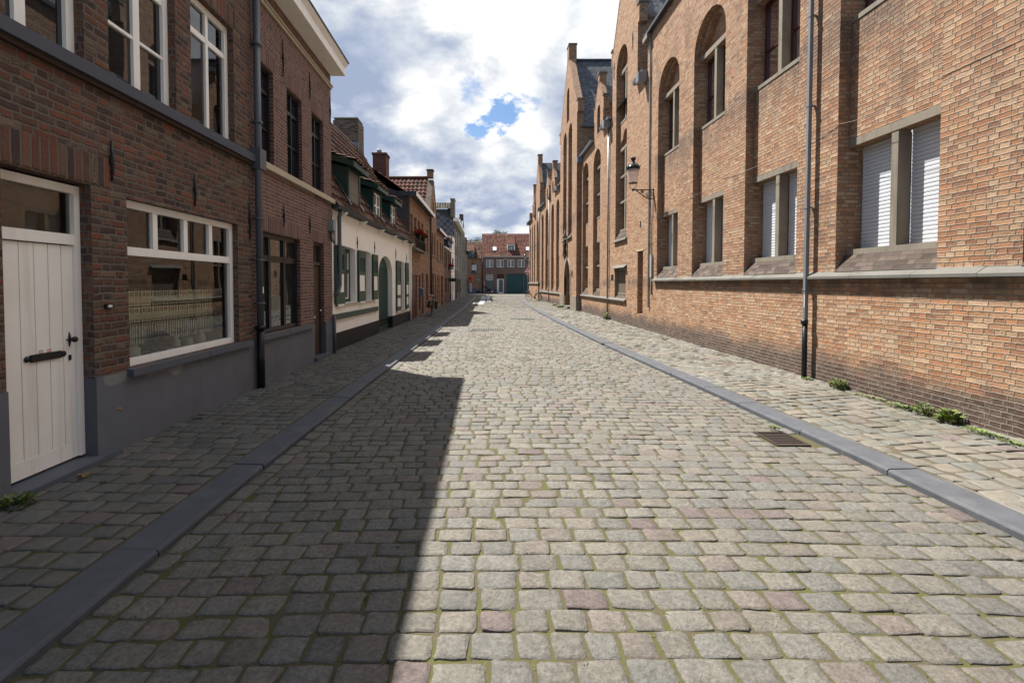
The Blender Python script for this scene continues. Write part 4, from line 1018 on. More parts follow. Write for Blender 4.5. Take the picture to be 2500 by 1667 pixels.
tpw = lambda a: 6.0 if a > 41.8 else 5.4
wall(w, f, 40.8, 44.5, 0., tpw, hs, d=-.02, breaks=[41.8]); shell(w, f, 40.8, 44.5, 5., 0., 5.9); w.build('wall', M['offw'], hw)
mb = MB(); fbox(mb, f, 41.3, 42.3, .08, .1, .07, 2.3); mb.build('door', M['green'], hw)
narrow(f, hw, [(42.9,43.8,.9,2.2),(41.6,43.4,2.9,4.0)], 'brown', d=.05)
sg = thing('hanging_sign', 'dark green board hanging from an iron bracket by the pink house', 'sign', (-2.9,36.,2.1))
mb = MB(); mb.box(-3.12,-2.52,38.0,38.04,1.80,2.08); mb.build('board', M['green'], sg)
mb = MB(); mb.tube([(-3.15,38.02,2.62),(-2.52,38.02,2.62)], .012, 6); mb.tube([(-2.6,38.02,2.62),(-2.6,38.02,2.08)], .006, 5); mb.tube([(-3.05,38.02,2.62),(-3.05,38.02,2.08)], .006, 5); mb.build('bracket', M['iron'], sg)

h8 = thing('tall_house', 'tall grey house with diamond slate side wall and white framed windows', 'house', (-3.06,50.5,0))
w = MB(); W8 = [(45.0,46.4),(47.4,48.8),(50.6,51.8),(53.0,54.2)]
hs = [hole(a,b,z0,z1,depth=.08) for z0, z1 in ((5.5,7.1),(3.15,4.55)) for a, b in W8]+[hole(46.0,47.4,.07,2.2,depth=.12,floor=False),hole(48.2,50.4,.6,2.1,depth=.1),hole(51.3,52.4,.07,2.2,depth=.12,floor=False),hole(53.,54.4,.6,2.1,depth=.1)]
wall(w, f, 44.5, 55.6, 0., 7.7, hs); shell(w, f, 44.52, 55.6, 6., 0., 7.7); w.build('wall', M['brick_gr'], h8)
mb = MB(); x8 = f.P(44.5,0,0)[0]; mb.face([(x8-5.5,44.49,4.),(x8+.01,44.49,4.),(x8+.01,44.49,7.7),(x8-2.3,44.49,8.95),(x8-5.5,44.49,10.)]); mb.build('slate_side', M['dslate'], h8)
mb = MB(); fbox(mb, f, 44.45, 55.6, -.40, .0, 7.70, 7.78); fbox(mb, f, 44.45, 55.6, -.43, -.40, 7.70, 7.98); fbox(mb, f, 44.42, 44.448, -.43, .1, 7.70, 7.98); mb.build('eave', M['white'], h8)
for a, b in W8:
    for z0, z1 in ((5.5,7.1),(3.15,4.55)): window(f, h8, a, b, z0, z1, .05, M['white'], M['glass'], vb=[(a+b)/2], fw=.11)
for a, b in ((48.2,50.4),(53.,54.4)): window(f, h8, a, b, .6, 2.1, .06, M['oak'], M['glass'], vb=[a+(b-a)/3,a+2*(b-a)/3], fw=.08)
mb = MB(); fbox(mb, f, 46.0, 47.4, .08, .1, .07, 2.2); fbox(mb, f, 51.3, 52.4, .08, .1, .07, 2.2); mb.build('door', M['brown'], h8)
rf = MB(); rf.face([(x8-.9,44.6,7.9),(x8-.9,55.6,7.9),(x8-2.9,55.6,9.2),(x8-2.9,44.6,9.2)]); rf.box(x8-6,x8-.9,47.2,55.6,7.7,9.3,1)
rf.build('roof', [M['zincd'], M['grend']], h8)
rf = MB(); pantile(rf, (x8-3.9,46.9,9.3), (1,0,0), (0,1.2,1.), 14, 4, .26, .3, TILE_D, .05); rf.box(x8-.55,x8-.15,46.9,48.3,8.5,10.25,1); rf.box(x8-.6,x8-.1,46.85,48.35,10.252,10.36,1); rf.box(x8-.9,x8-.2,47.3,48.2,7.9,9.6,2); rf.build('attic_roof', [M['tile'], M['concrete'], M['grend']], h8)
h9 = thing('gabled_house', 'grey house with stepped dark gable beyond the tall grey house', 'house', (-3.0,60,0))
w = MB(); hs = [hole(a,a+1.1,z0,z1,depth=.08) for a in (56.6,58.6,60.6,62.6) for z0, z1 in ((3.2,4.8),(.8,2.2),(5.6,7.0))]
wall(w, f, 55.6, 65., 0., lambda a: 8.0+max(0., 2.2-abs(a-60.)*.62), hs, breaks=[60.,56.45,63.55]); fbox(w, f, 59.6, 60.3, .0, .5, 9.9, 10.7); shell(w, f, 55.6, 65., 6., 0., 8.); w.build('wall', M['brick_gr'], h9)
narrow(f, h9, [(a,a+1.1,z0,z1) for a in (56.6,58.6,60.6,62.6) for z0, z1 in ((3.2,4.8),(.8,2.2),(5.6,7.0))], 'offw', d=.05)
rf = MB(); x9 = f.P(60,0,0)[0]; rf.face([(x9-5,55.6,7.9),(x9-.3,55.6,7.9),(x9-.3,60,10.3),(x9-5,60,10.3)]); rf.face([(x9-5,65,7.9),(x9-.3,65,7.9),(x9-.3,60,10.3),(x9-5,60,10.3)]); rf.build('roof', M['slate'], h9)
h10 = thing('corner_house', 'grey brown corner house with green shutters at the end of the row', 'house', (-2.93,69,0))
w = MB(); wall(w, f, 65., 71.5, 0., 6.2, [hole(66.,67.2,3.2,4.8,depth=.08),hole(68.6,69.8,3.2,4.8,depth=.08),hole(67.6,69.2,.9,2.3,depth=.08)]); fbox(w, f, 68.2, 69.0, .0, .5, 6.2, 8.5); shell(w, f, 65., 71.5, 5., 0., 6.2); w.build('wall', M['brick_gr'], h10)
narrow(f, h10, [(66.,67.2,3.2,4.8),(68.6,69.8,3.2,4.8),(67.6,69.2,.9,2.3)], 'white', d=.05)
mb = MB(); fbox(mb, f, 66.7, 67.5, -.2, -.16, .7, 2.4); fbox(mb, f, 69.3, 70.1, -.2, -.16, .7, 2.4); mb.build('shutter', M['green'], h10)
rf = MB(); gableroof(rf, f, 65., 71.5, 6.2, 2.5, 7.4); rf.build('roof', bpy.data.materials['plain_roof_tiles'], h10)

# ------------------------------------------------------------------ end of the street
YE = 74.; S = YE/68.
FE = FacY(YE); f = FE
def ex(x): return x*S
def ez(z): return 1.65+(z-1.65)*S
e2 = thing('brick_house', 'brown brick terrace with red pantile roof facing down the street, teal garage doors', 'house', (3.,YE,0))
w = MB(); ux = [(0.,1.08),(1.57,2.65),(3.14,4.22),(4.72,5.8),(6.3,7.4)]
hs = [hole(ex(a),ex(b),ez(4.06),ez(5.2),depth=.1) for a, b in ux]
hs += [hole(ex(.03),ex(1.03),0.,ez(2.98),depth=.12,floor=False),hole(ex(1.6),ex(2.65),0.,ez(3.05),depth=.12,floor=False),hole(ex(3.),ex(5.5),0.,ez(3.1),depth=.2,floor=False),hole(ex(5.62),ex(7.7),0.,ez(3.1),depth=.2,floor=False)]
wall(w, f, ex(-.6), 9., -.05, ez(5.62), hs); shell(w, f, ex(-.58), 9., 8., -.05, ez(5.6)); w.build('wall', M['brick_br'], e2)
for a, b in ux: window(f, e2, ex(a), ex(b), ez(4.06), ez(5.2), .04, M['white'], M['glassg'], vb=[ex((a+b)/2)], fw=.07, bw=.12)
mb = MB(); fbox(mb, f, ex(-.62), 9., -.12, 0., ez(5.62), ez(5.76)); mb.build('gutter', M['offw'], e2)
mb = MB(); fbox(mb, f, ex(-.1), 9., -.02, 0., ez(3.86), ez(3.95)); mb.build('string_course', M['plinth'], e2)
rf = MB(); y1 = 3.6*S; zr = ez(9.45); zb_ = ez(5.74); L = math.hypot(y1, zr-zb_)
pantile(rf, (ex(-.66),YE-.15,zb_), (1,0,0), (0,y1,zr-zb_), 38, int(L/.34), .26, .34, TILE_R, .035); rf.face([(ex(-.66),YE-.15,zb_),(9.3,YE-.15,zb_),(9.3,YE+y1,zr),(ex(-.66),YE+y1,zr)], 1); rf.face([(ex(-.66),YE+2*y1,zb_),(9.3,YE+2*y1,zb_),(9.3,YE+y1,zr),(ex(-.66),YE+y1,zr)], 1)
rf.face([(ex(-.64),YE,zb_),(ex(-.64),YE+2*y1,zb_),(ex(-.64),YE+y1,zr)], 1); rf.build('roof', [M['tile'], M['brown']], e2)
mb = MB(); mb.box(ex(3.16),ex(4.33),YE+.75,YE+3.,ez(6.35),ez(7.55),0); dm = mb.build('dormer', M['white'], e2)
mb = MB(); 
for a in (3.32,3.80): mb.box(ex(a),ex(a+.36),YE+.735,YE+.749,ez(6.52),ez(7.35))
mb.build('pane', M['glass'], dm)
mb = MB()
for a in (3.32,3.80): mb.box(ex(a+.165),ex(a+.195),YE+.725,YE+.734,ez(6.52),ez(7.35)); mb.box(ex(a),ex(a+.165)-.002,YE+.725,YE+.734,ez(6.92),ez(6.96)); mb.box(ex(a+.195)+.002,ex(a+.36),YE+.725,YE+.734,ez(6.92),ez(6.96))
mb.build('glazing_bar', M['white'], dm)
mb = MB(); pantile(mb, (ex(3.08),YE+.6,ez(7.56)), (1,0,0), (0,2.2,1.25), 6, 8, .24, .34, TILE_R, .035); mb.build('dormer_roof', M['tile'], dm)
for a, b in ((.95,1.6),(5.95,6.6)):
    mb = MB(); t0 = (6.5-5.74)/(9.45-5.74); y0_ = YE-.15+t0*(y1+.15); q = .45
    n_ = Vector((0,-(zr-zb_),y1)).normalized(); p0 = Vector((ex(a),y0_,ez(6.5)))+n_*.09; b_ = Vector((0,y1,zr-zb_)).normalized()*.95; a_ = Vector((ex(b)-ex(a),0,0))
    mb.obox(tuple(p0+a_/2+b_/2), tuple(a_/2), tuple(b_/2), tuple(n_*.05), 0); p1 = p0+n_*.055
    mb.face([tuple(p1+a_*.1+b_*.08),tuple(p1+a_*.9+b_*.08),tuple(p1+a_*.9+b_*.92),tuple(p1+a_*.1+b_*.92)], 1); mb.build('skylight', [M['zincd'], plain('bright_blind', (.7,.72,.75), .3)], e2)
mb = MB(); fbox(mb, f, ex(.03), ex(1.03), .08, .1, 0., ez(2.12), 0); mb.build('frosted_panel', M['glasst'], e2)
window(f, e2, ex(.03), ex(1.03), ez(2.14), ez(2.98), .05, M['white'], M['glass'], vb=[ex(.28),ex(.53),ex(.78)], hb=[ez(2.6)], fw=.06, bw=.04)
mb = MB(); fbox(mb, f, ex(1.6), ex(2.65), .06, .1, 0., ez(2.32), 0); fbox(mb, f, ex(1.9), ex(2.5), .05, .06, .25, ez(2.22), 1); fbox(mb, f, ex(1.6), ex(2.65), .08, .1, ez(2.34), ez(3.05), 2); mb.build('door', [M['white'], M['glasst'], M['wred']], e2)
for a, b in ((3.,5.5),(5.62,7.7)):
    mb = MB(); n = 6
    for i in range(n): p = ex(a)+(ex(b)-ex(a))*i/n; fbox(mb, f, p+.01, p+(ex(b)-ex(a))/n-.01, .15, .2, 0., ez(2.7))
    fbox(mb, f, ex(a), ex(b), .14, .2, ez(2.72), ez(3.1)); mb.build('garage_door', M['teal'], e2)
mb = MB(); fbox(mb, f, ex(2.78), ex(2.92), -.12, 0., ez(5.2), ez(5.35)); mb.build('alarm_box', M['signw'], e2)
e1 = thing('brick_house', 'small orange brick house with dark blue dormer closing the street end', 'house', (-2.,YE,0))
w = MB(); hs = [hole(ex(-2.2),ex(-1.4),ez(3.2),ez(4.65),depth=.1),hole(ex(-1.55),ex(-.85),ez(1.92),ez(2.49),depth=.1)]
wall(w, f, -7., ex(-.64), .78, ez(5.35), hs, d=.02); shell(w, f, -7., ex(-.66), 8., 0., ez(5.3)); w.build('wall', M['brick_or'], e1)
mb = MB(); fbox(mb, f, -7., ex(-.62), -.01, .3, -.05, .78, 0); fbox(mb, f, ex(-1.5), ex(-.93), -.014, -.01, .12, .42, 1); mb.build('plinth', [plain('blue_grey_plinth', (.11,.125,.155), .8), M['black']], e1)
o = window(f, e1, ex(-2.2), ex(-1.4), ez(3.2), ez(4.65), .05, M['black'], M['glass'], fw=.06); mb = MB(); fbox(mb, f, ex(-2.16), ex(-1.44), .03, .045, ez(3.6), ez(4.4)); mb.build('roller_blind', M['shut'], o)
window(f, e1, ex(-1.55), ex(-.85), ez(1.92), ez(2.49), .05, M['brown'], M['glass'], fw=.06)
mb = MB(); fbox(mb, f, ex(-2.26), ex(-1.34), -.03, .0, ez(3.02), ez(3.16)); mb.build('sill', M['plinth'], e1)
rf = MB(); zb_, zr, y1 = ez(5.36), ez(8.15), 3.; L = math.hypot(y1, zr-zb_)
pantile(rf, (-7.,YE-.12,zb_), (1,0,0), (0,y1,zr-zb_), 24, int(L/.34), .262, .34, TILE_B, .035); rf.face([(-7,YE-.12,zb_-.02),(ex(-.62),YE-.12,zb_-.02),(ex(-.62),YE+y1,zr),(-7,YE+y1,zr)], 1); rf.face([(-7,YE+2*y1,zb_-.02),(ex(-.62),YE+2*y1,zb_-.02),(ex(-.62),YE+y1,zr),(-7,YE+y1,zr)], 1); rf.build('roof', [M['tile'], M['brown']], e1)
mb = MB(); mb.box(ex(-3.4),ex(-1.78),YE+.1,YE+2.6,ez(5.42),ez(6.45)); dm = mb.build('dormer', plain('slate_blue_cheek', (.07,.1,.13), .6), e1)
mb = MB(); 
for i in range(3): a = ex(-3.3)+i*.55; mb.box(a,a+.48,YE+.085,YE+.099,ez(5.55),ez(6.4))
mb.build('pane', M['glassb'], dm)
mb = MB(); pantile(mb, (ex(-3.5),YE-.02,ez(6.47)), (1,0,0), (0,2.3,1.2), 8, 7, .24, .34, TILE_B, .03); mb.box(ex(-1.8),ex(-1.74),YE,YE+2.4,ez(6.3),ez(6.5),1); mb.build('dormer_roof', [M['tile'], M['white']], dm)
downpipe(f, e1, ex(-.55), 0., ez(5.4), mat='black')

# trees behind the end houses
def tree(c, h, rc, label):
    o = thing('tree', label, 'tree', c)
    mb = MB(); x, y, z = c
    mb.tube([(x,y,z),(x+.1,y,z+h*.3),(x-.1,y+.1,z+h*.6)], [.25,.18,.1], 8)
    for i in range(7):
        a = i*.9; mb.tube([(x,y,z+h*(.35+.04*i)),(x+rc*.5*math.cos(a),y+rc*.5*math.sin(a),z+h*(.6+.04*i)),(x+rc*.8*math.cos(a),y+rc*.8*math.sin(a),z+h*(.72+.03*i))], [.09,.06,.02], 6)
    mb.build('trunk', M['bark'], o)
    mb = MB()
    for cl in range(46):
        d = Vector((R.gauss(0,1),R.gauss(0,1),R.gauss(0,.8))).normalized()*rc*R.uniform(.45,1.); cc = Vector((x,y,z+h*.78))+Vector((d.x,d.y,d.z*.6)); k = R.uniform(.6,1.3)
        for i in range(55):
            q = cc+Vector((R.gauss(0,.38),R.gauss(0,.38),R.gauss(0,.3))); v = Vector((R.uniform(-1,1),R.uniform(-1,1),R.uniform(-.6,1))).normalized(); u = v.cross(Vector((.2,.7,.4))).normalized(); s_ = .11
            mb.face([tuple(q-u*s_*.6),tuple(q+v*s_),tuple(q+u*s_*.6),tuple(q-v*s_)], 0, None, (.05*k,.085*k,.025*k))
    mb.build('crown', M['leaf'], o)
tree((-2.4,90,0), 11.5, 3.0, 'leafy green tree rising behind the small orange brick house')
tree((2.2,92,0), 13.5, 2.6, 'leafy tree top peeping over the red pantile roof ridge')

# ------------------------------------------------------------------ RIGHT: the convent
def bay(f, wmb, parent, y0, y1, zsill=2.07, zl=3.65, zus=5.45, zsp=7.27, zap=1.82, lower='shutter', upper='wred', R0=.16, lancet=False, tops=True, transom=(), lowtr=()):
    """wmb: brick mesh (mat 0 brick, 1 apron); tmb: cast stone mesh. The bay hole itself is cut by the caller."""
    w2 = (y1-y0)/2; ym = (y0+y1)/2; D = R0; d2 = R0+.2
    hh = [hole(y0+.0,y1-.0,zsill+.08,zl,depth=.2,floor=False), hole(y0+.0,y1-.0,zus+.07,zsp-.12,depth=.2,floor=False), hole(y0+.09,y1-.09,zsp+.0,zsp+.02,'tre',.12,floor=True)]
    for h in hh[:2]: h['a0'] += .001; h['a1'] -= .001
    main = hole(y0,y1,zap,zsp,'round')
    wall(wmb, f, y0, y1, zsill-.0, lambda a: htop(main, a), hh, d=D, m=0, breaks=[y0+(y1-y0)*(.5-.5*math.cos(PI*i/14)) for i in range(15)])
    fq(wmb, f, [(y0,D+.12,zsp-.05),(y1,D+.12,zsp-.05),(y1,D+.12,zsp+w2),(y0,D+.12,zsp+w2)], 0)
    fq(wmb, f, [(y0,-.02,zap),(y1,-.02,zap),(y1,D-.01,zsill),(y0,D-.01,zsill)], 1)
    for nm, dd, za, zb in (('window_sill',D-.012,zsill,zsill+.079),('window_lintel',D-.004,zl+.001,zl+.11),('window_sill',D-.012,zus,zus+.069),('window_lintel',D-.004,zsp-.119,zsp-.01)):
        q = MB(); fbox(q, f, y0+.002, y1-.002, dd, D+.2, za, zb); q.build(nm, M['concrete'], parent)
    for za, zb, tr in ((zsill+.08,zl,lowtr),(zus+.07,zsp-.12,transom)):
        q = MB(); fbox(q, f, ym-.05, ym+.05, D+.004, D+.17, za, zb)
        for z in tr: fbox(q, f, y0+.002, y1-.002, D+.01, D+.15, z-.04, z+.04)
        q.build('window_mullion', M['concrete'], parent)
    for p, q in ((y0+.04,ym-.05),(ym+.05,y1-.04)):
        if lower == 'shutter':
            o = window(f, parent, p, q, zsill+.08, zl, D+.215, M['wred'], M['glass'], fw=.05); shutterwin(f, o, p+.002, q-.002, zsill+.085, zl-.002, D+.19)
        else: window(f, parent, p, q, zsill+.08, zl, D+.17, M[lower], M['glass'], hb=[zsill+(zl-zsill)*.55], fw=.05)
        window(f, parent, p, q, zus+.07, zsp-.12, D+.17, M[upper], M['glass'], hb=[zus+(zsp-zus)*.42], fw=.055)
FR = Fac(5.2, 0., 0., 1); f = FR
def ledge(f, parent, a0, a1, zb, mat='ledge', out=.10, cuts=()):
    mb = MB(); a = a0
    while a < a1-.01:
        e_ = min(a1, a+R.uniform(.7,1.0)); dz = R.uniform(-.003,.003)
        P_ = [(.0,zb+.0),(-out,zb-.0),(-out,zb+.035+dz),(-.0,zb+.105+dz)]
        for (d1_, z1_), (d2_, z2_) in zip(P_, P_[1:]): fq(mb, f, [(a+.002,d1_,z1_),(e_-.002,d1_,z1_),(e_-.002,d2_,z2_),(a+.002,d2_,z2_)])
        for q in (a+.002, e_-.002): mb.face([f.P(q,*p) for p in P_])
        a = e_
    return mb.build('string_course', M[mat], parent)
r1 = thing('convent_wing', 'near brick convent wing with white roller shutters in tall arched bays', 'building', (5.2,8.,0))
w = MB(); t = MB()
BAYS = [(.48,2.02),(2.87,4.42),(5.26,6.79),(7.66,9.20),(10.03,11.53),(12.40,13.90)]
wall(w, f, -3., 14.10, 1.79, 9.5, [hole(a,b,1.82,7.27,'round',.16,floor=False) for a, b in BAYS], m=0)
wall(w, f, -3., 14.10, 0., 1.79, d=0., m=2)
wall(w, f, 14.10, 14.85, 0., 9.5, m=2)
for a, b in BAYS: bay(f, w, r1, a, b)
fq(w, f, [(14.85,0,8.),(14.85,8,8.),(14.85,8,9.5),(14.85,0,9.5)]); fq(w, f, [(-3,0,0),(-3,8,0),(-3,8,9.5),(-3,0,9.5)])
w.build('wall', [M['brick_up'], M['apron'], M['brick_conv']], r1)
ledge(f, r1, -3., 14.05, 1.72)
rf = MB(); fbox(rf, f, -3., 14.85, -.14, .3, 9.5, 9.6, 1); fbox(rf, f, 14.5, 14.9, -.16, .32, 9.35, 9.498, 2); gableroof(rf, f, -3., 14.85, 9.6, 4.5, 13.6, d0=0.); rf.build('roof', [M['slate'], M['zincd'], M['concrete']], r1)
mb = MB(); fbox(mb, f, 7.255, 7.305, -.115, -.06, 1.05, 9.5); ftube(mb, f, [(7.28,-.10,1.0),(7.28,-.10,1.07)], .052, 10, 1); ftube(mb, f, [(7.28,-.09,.10),(7.28,-.09,1.01)], .038, 12, 1)
for z in (1.55,2.85,4.45,5.85,7.3): fbox(mb, f, 7.243, 7.317, -.121, -.055, z-.012, z+.012, 2); fbox(mb, f, 7.262, 7.298, -.055, 0., z-.01, z+.01, 2)
fbox(mb, f, 7.262, 7.28, -.1157, -.115, 1.27, 1.47, 3)
mb.build('downpipe', [plain('galvanised_pipe', (.20,.215,.235), .4, 2., .12, metal=.3), M['black'], M['zinc'], plain('pipe_label', (.55,.5,.52), .5)], r1)
mb = MB(); fbox(mb, f, 14.49, 14.53, -.055, -.015, .88, 9.4)
for z in (1.6,2.9,4.2,5.5,6.8,8.1): fbox(mb, f, 14.475, 14.545, -.06, 0., z-.012, z+.012)
mb.build('downpipe', M['zinc'], r1)
mb = MB(); fbox(mb, f, 14.20, 14.32, -.06, -.002, 1.85, 2.55, 0); ftube(mb, f, [(14.26,-.03,2.55),(14.26,-.03,4.2)], .012, 6, 1); ftube(mb, f, [(14.24,-.03,1.3),(14.24,-.03,1.85)], .02, 6, 1); mb.build('conduit', [plain('pale_conduit', (.3,.28,.25), .6), M['brown']], r1)

r2 = thing('convent_range', 'brick convent range with a narrow gable, wooden hatch and bricked niche', 'building', (5.2,20.,0))
w = MB(); t = MB()
GA, GB, GC = 15.85, 18.95, 17.4
def top2(a):
    if GA <= a <= GB: return 10.9+max(0., (1.55-abs(a-GC))*1.75)
    return 8.45
hs = [hole(16.97,18.40,3.37,10.0,'round',.16,floor=False), hole(15.12,15.66,.62,2.74,depth=.22), hole(16.98,18.42,1.05,2.24,depth=.2,floor=False)]
w5 = [(20.80,22.22),(23.27,24.68)]
hs += [hole(a,b,1.08,7.22,'round',.16,floor=False) for a, b in w5]
wall(w, f, 14.85, 25.05, 0., top2, hs, m=2, breaks=[GA,GB,GC])
# niche back, gable returns
fq(w, f, [(15.12,.22,.62),(15.66,.22,.62),(15.66,.22,2.74),(15.12,.22,2.74)], 0)
for a in (GA, GB): fq(w, f, [(a,0,8.4),(a,5.,8.4),(a,5.,10.9),(a,0,10.9)], 0)
fq(w, f, [(GA,5.,8.4),(GB,5.,8.4),(GB,5.,10.9),(GA,5.,10.9)], 0)
for a in (14.86, 25.04): fq(w, f, [(a,.3,0),(a,8,0),(a,8,8.4),(a,.3,8.4)], 0)
# small dormer gable
SA, SB, SC = 20.45, 22.05, 21.25
wall(w, f, SA, SB, 8.45, lambda a: 9.72+max(0.,(.8-abs(a-SC))*1.45), [hole(20.98,21.52,8.6,9.6,'round',.12)], d=-.004, m=0, breaks=[SC]); fq(w, f, [(20.9,.116,8.5),(21.6,.116,8.5),(21.6,.116,10.),(20.9,.116,10.)], 1)
for a in (SA, SB): fq(w, f, [(a,-.004,8.45),(a,2.5,8.45),(a,2.5,9.72),(a,-.004,9.72)], 0)
for a, b in w5: bay(f, w, r2, a, b, zsill=1.33, zl=3.62, zus=4.76, zsp=7.22, zap=1.08, lower='brown', upper='brown', transom=(5.9,), lowtr=(2.5,))
# gable window bay: two storeys of lights
y0, y1 = 16.97, 18.40; ym = (y0+y1)/2; D = .16
main = hole(y0,y1,3.37,10.0,'round')
wall(w, f, y0, y1, 3.70, lambda a: htop(main,a), [hole(y0+.001,y1-.001,3.78,6.85,depth=.2,floor=False), hole(y0+.09,y1-.09,6.98,7.0,'tre',.12), hole(y0+.001,y1-.001,8.02,9.85,depth=.2,floor=False), hole(y0+.09,y1-.09,10.0,10.02,'tre',.12)], d=D, m=0, breaks=[y0+(y1-y0)*(.5-.5*math.cos(PI*i/14)) for i in range(15)])
fq(w, f, [(y0,D+.12,6.9),(y1,D+.12,6.9),(y1,D+.12,7.9),(y0,D+.12,7.9)], 0); fq(w, f, [(y0,D+.12,9.9),(y1,D+.12,9.9),(y1,D+.12,10.8),(y0,D+.12,10.8)], 0)
fq(w, f, [(y0,-.02,3.37),(y1,-.02,3.37),(y1,D-.01,3.70),(y0,D-.01,3.70)], 1)
for nm, dd, za, zb in (('window_sill',D-.012,3.70,3.779),('window_sill',D-.012,7.94,8.019),('window_lintel',D-.004,6.86,6.97),('window_lintel',D-.004,9.86,9.97)):
    q = MB(); fbox(q, f, y0+.002, y1-.002, dd, D+.2, za, zb); q.build(nm, M['concrete'], r2)
for z0, z1, tr in ((3.78,6.855,(4.85,5.85)),(8.02,9.855,())):
    q = MB(); fbox(q, f, ym-.06, ym+.06, D+.004, D+.17, z0, z1)
    for z in tr: fbox(q, f, y0+.002, y1-.002, D+.0, D+.15, z-.04, z+.04)
    q.build('window_mullion', M['concrete'], r2)
for p, q in ((y0+.002,ym-.061),(ym+.061,y1-.002)):
    window(f, r2, p, q, 3.78, 6.85, D+.17, M['pipeg'], M['glassb'], hb=[4.3,5.3,6.3], fw=.05); window(f, r2, p, q, 8.02, 9.85, D+.17, M['brown'], M['glass'], hb=[8.9], fw=.05)
q = MB(); fbox(q, f, 15.05, 15.72, -.012, .1, 2.745, 2.80); q.build('niche_lintel', M['cream'], r2)
fq(w, f, [(16.98,-.02,1.05),(18.42,-.02,1.05),(18.42,.12,1.22),(16.98,.12,1.22)], 1)
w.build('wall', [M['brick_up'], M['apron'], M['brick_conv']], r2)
mb = MB(); fbox(mb, f, 16.99, 18.41, .10, .2, 1.225, 1.29, 1)
for i in range(5): fbox(mb, f, 17.07+i*.256, 17.07+(i+1)*.256-.012, .13, .16, 1.30, 2.16, 0)
fbox(mb, f, 16.99, 17.06, .08, .2, 1.29, 2.23, 2); fbox(mb, f, 18.35, 18.41, .08, .2, 1.29, 2.23, 2); fbox(mb, f, 17.06, 18.35, .08, .2, 2.17, 2.23, 2); mb.build('hatch', [M['oak'], M['concrete'], M['zinc']], r2)
mb = MB(); fq(mb, f, [(16.85,-.12,2.25),(18.55,-.12,2.25),(18.55,.0,2.36),(16.85,.0,2.36)]); fq(mb, f, [(16.85,-.12,2.25),(18.55,-.12,2.25),(18.55,0.,2.25),(16.85,0.,2.25)]); mb.build('hatch_canopy', M['ledge'], r2)
ledge(f, r2, 16.88, 25.0, .98, out=.08)
ledge(f, r2, 16.85, 18.5, 3.28, out=.08)
mb = MB(); fbox(mb, f, 15.33, 15.45, -.004, .0, 3.55, 3.75); fbox(mb, f, 18.62, 18.95, -.005, .0, 1.78, 2.02, 0); mb.build('vent', M['black'], r2)
def steeproof(mb, f, a0, a1, zs, za, d0, d1_, m=0):
    ac = (a0+a1)/2
    fq(mb, f, [(a0,d0,zs),(ac,d0,za),(ac,d1_,za),(a0,d1_,zs)], m); fq(mb, f, [(a1,d0,zs),(ac,d0,za),(ac,d1_,za),(a1,d1_,zs)], m)
rf = MB(); steeproof(rf, f, GA-.05, GB+.05, 10.75, 13.5, .28, 7.); steeproof(rf, f, SA-.05, SB+.05, 9.62, 10.8, .2, 3.)
gableroof(rf, f, 14.85, 25.05, 8.55, 5., 13., d0=.0); rf.build('roof', M['slate'], r2)
def copings(f, parent, a0, a1, zs, za, ph=.62, pin=True, th=.28, kn=.16, wdt=.22, mat='brick_up', d0=-.01):
    ac = (a0+a1)/2; mb = MB(); sl = (za-zs)/((a1-a0)/2)
    for s_, ae in ((-1,a0),(1,a1)):
        a_ = ac+s_*wdt*.5; z_ = za-sl*wdt*.5
        P4 = [(ae,zs-.0),(ae,zs+.18),(a_,z_+.2),(a_,z_)]
        for d_ in (d0, th): mb.face([f.P(q,d_,z) for q, z in P4], 0)
        for (q1,z1),(q2,z2) in zip(P4[1:3]+P4[3:],P4[2:4]+P4[:1]): fq(mb, f, [(q1,d0,z1),(q2,d0,z2),(q2,th,z2),(q1,th,z1)], 0)
        fq(mb, f, [(ae,d0,zs),(ae,th,zs),(ae,th,zs+.18),(ae,d0,zs+.18)], 0)
        fbox(mb, f, min(ae,ae+s_*kn), max(ae,ae+s_*kn), d0, th, zs-.35, zs+.26, 0); fbox(mb, f, min(ae-s_*.04,ae+s_*(kn+.04)), max(ae-s_*.04,ae+s_*(kn+.04)), d0-.03, th+.03, zs+.262, zs+.33, 1)
    if pin:
        fbox(mb, f, ac-wdt, ac+wdt, d0, th+.1, za-sl*wdt, za+ph, 0); fbox(mb, f, ac-wdt-.04, ac+wdt+.04, d0-.03, th+.13, za+ph+.002, za+ph+.08, 1)
    return mb.build('gable_coping', [M[mat], M['ledge']], parent)
copings(f, r2, GA, GB, 10.9, 13.6); copings(f, r2, SA, SB, 9.72, 10.88, wdt=.12, kn=.09, th=.22, ph=.38)
def gutter(f, parent, a0, a1, z, box=None):
    mb = MB(); pf = [(-.02,z+.09),(-.02,z),(-.10,z-.02),(-.17,z+.02),(-.18,z+.1)]
    for (d1_,z1_),(d2_,z2_) in zip(pf,pf[1:]): fq(mb, f, [(a0,d1_,z1_),(a1,d1_,z1_),(a1,d2_,z2_),(a0,d2_,z2_)])
    for a in (a0,a1): mb.face([f.P(a,*p) for p in pf])
    ftube(mb, f, [(a0,-.18,z+.1),(a1,-.18,z+.1)], .012, 6)
    if box: fbox(mb, f, box-.13, box+.13, -.30, -.02, z-.28, z+.02)
    return mb.build('gutter', M['zinc'], parent)
gutter(f, r2, 14.86, 15.84, 8.45, 14.98); gutter(f, r2, 18.97, 20.44, 8.45, 19.3); gutter(f, r2, 22.07, 25.0, 8.45, 24.8)
mb = MB(); ftube(mb, f, [(19.3,-.06,.3),(19.3,-.06,8.3)], .035, 8); [fbox(mb, f, 19.25, 19.35, -.07, 0., z, z+.02) for z in (1.5,3.,4.5,6.,7.5)]; mb.build('downpipe', M['zinc'], r2)
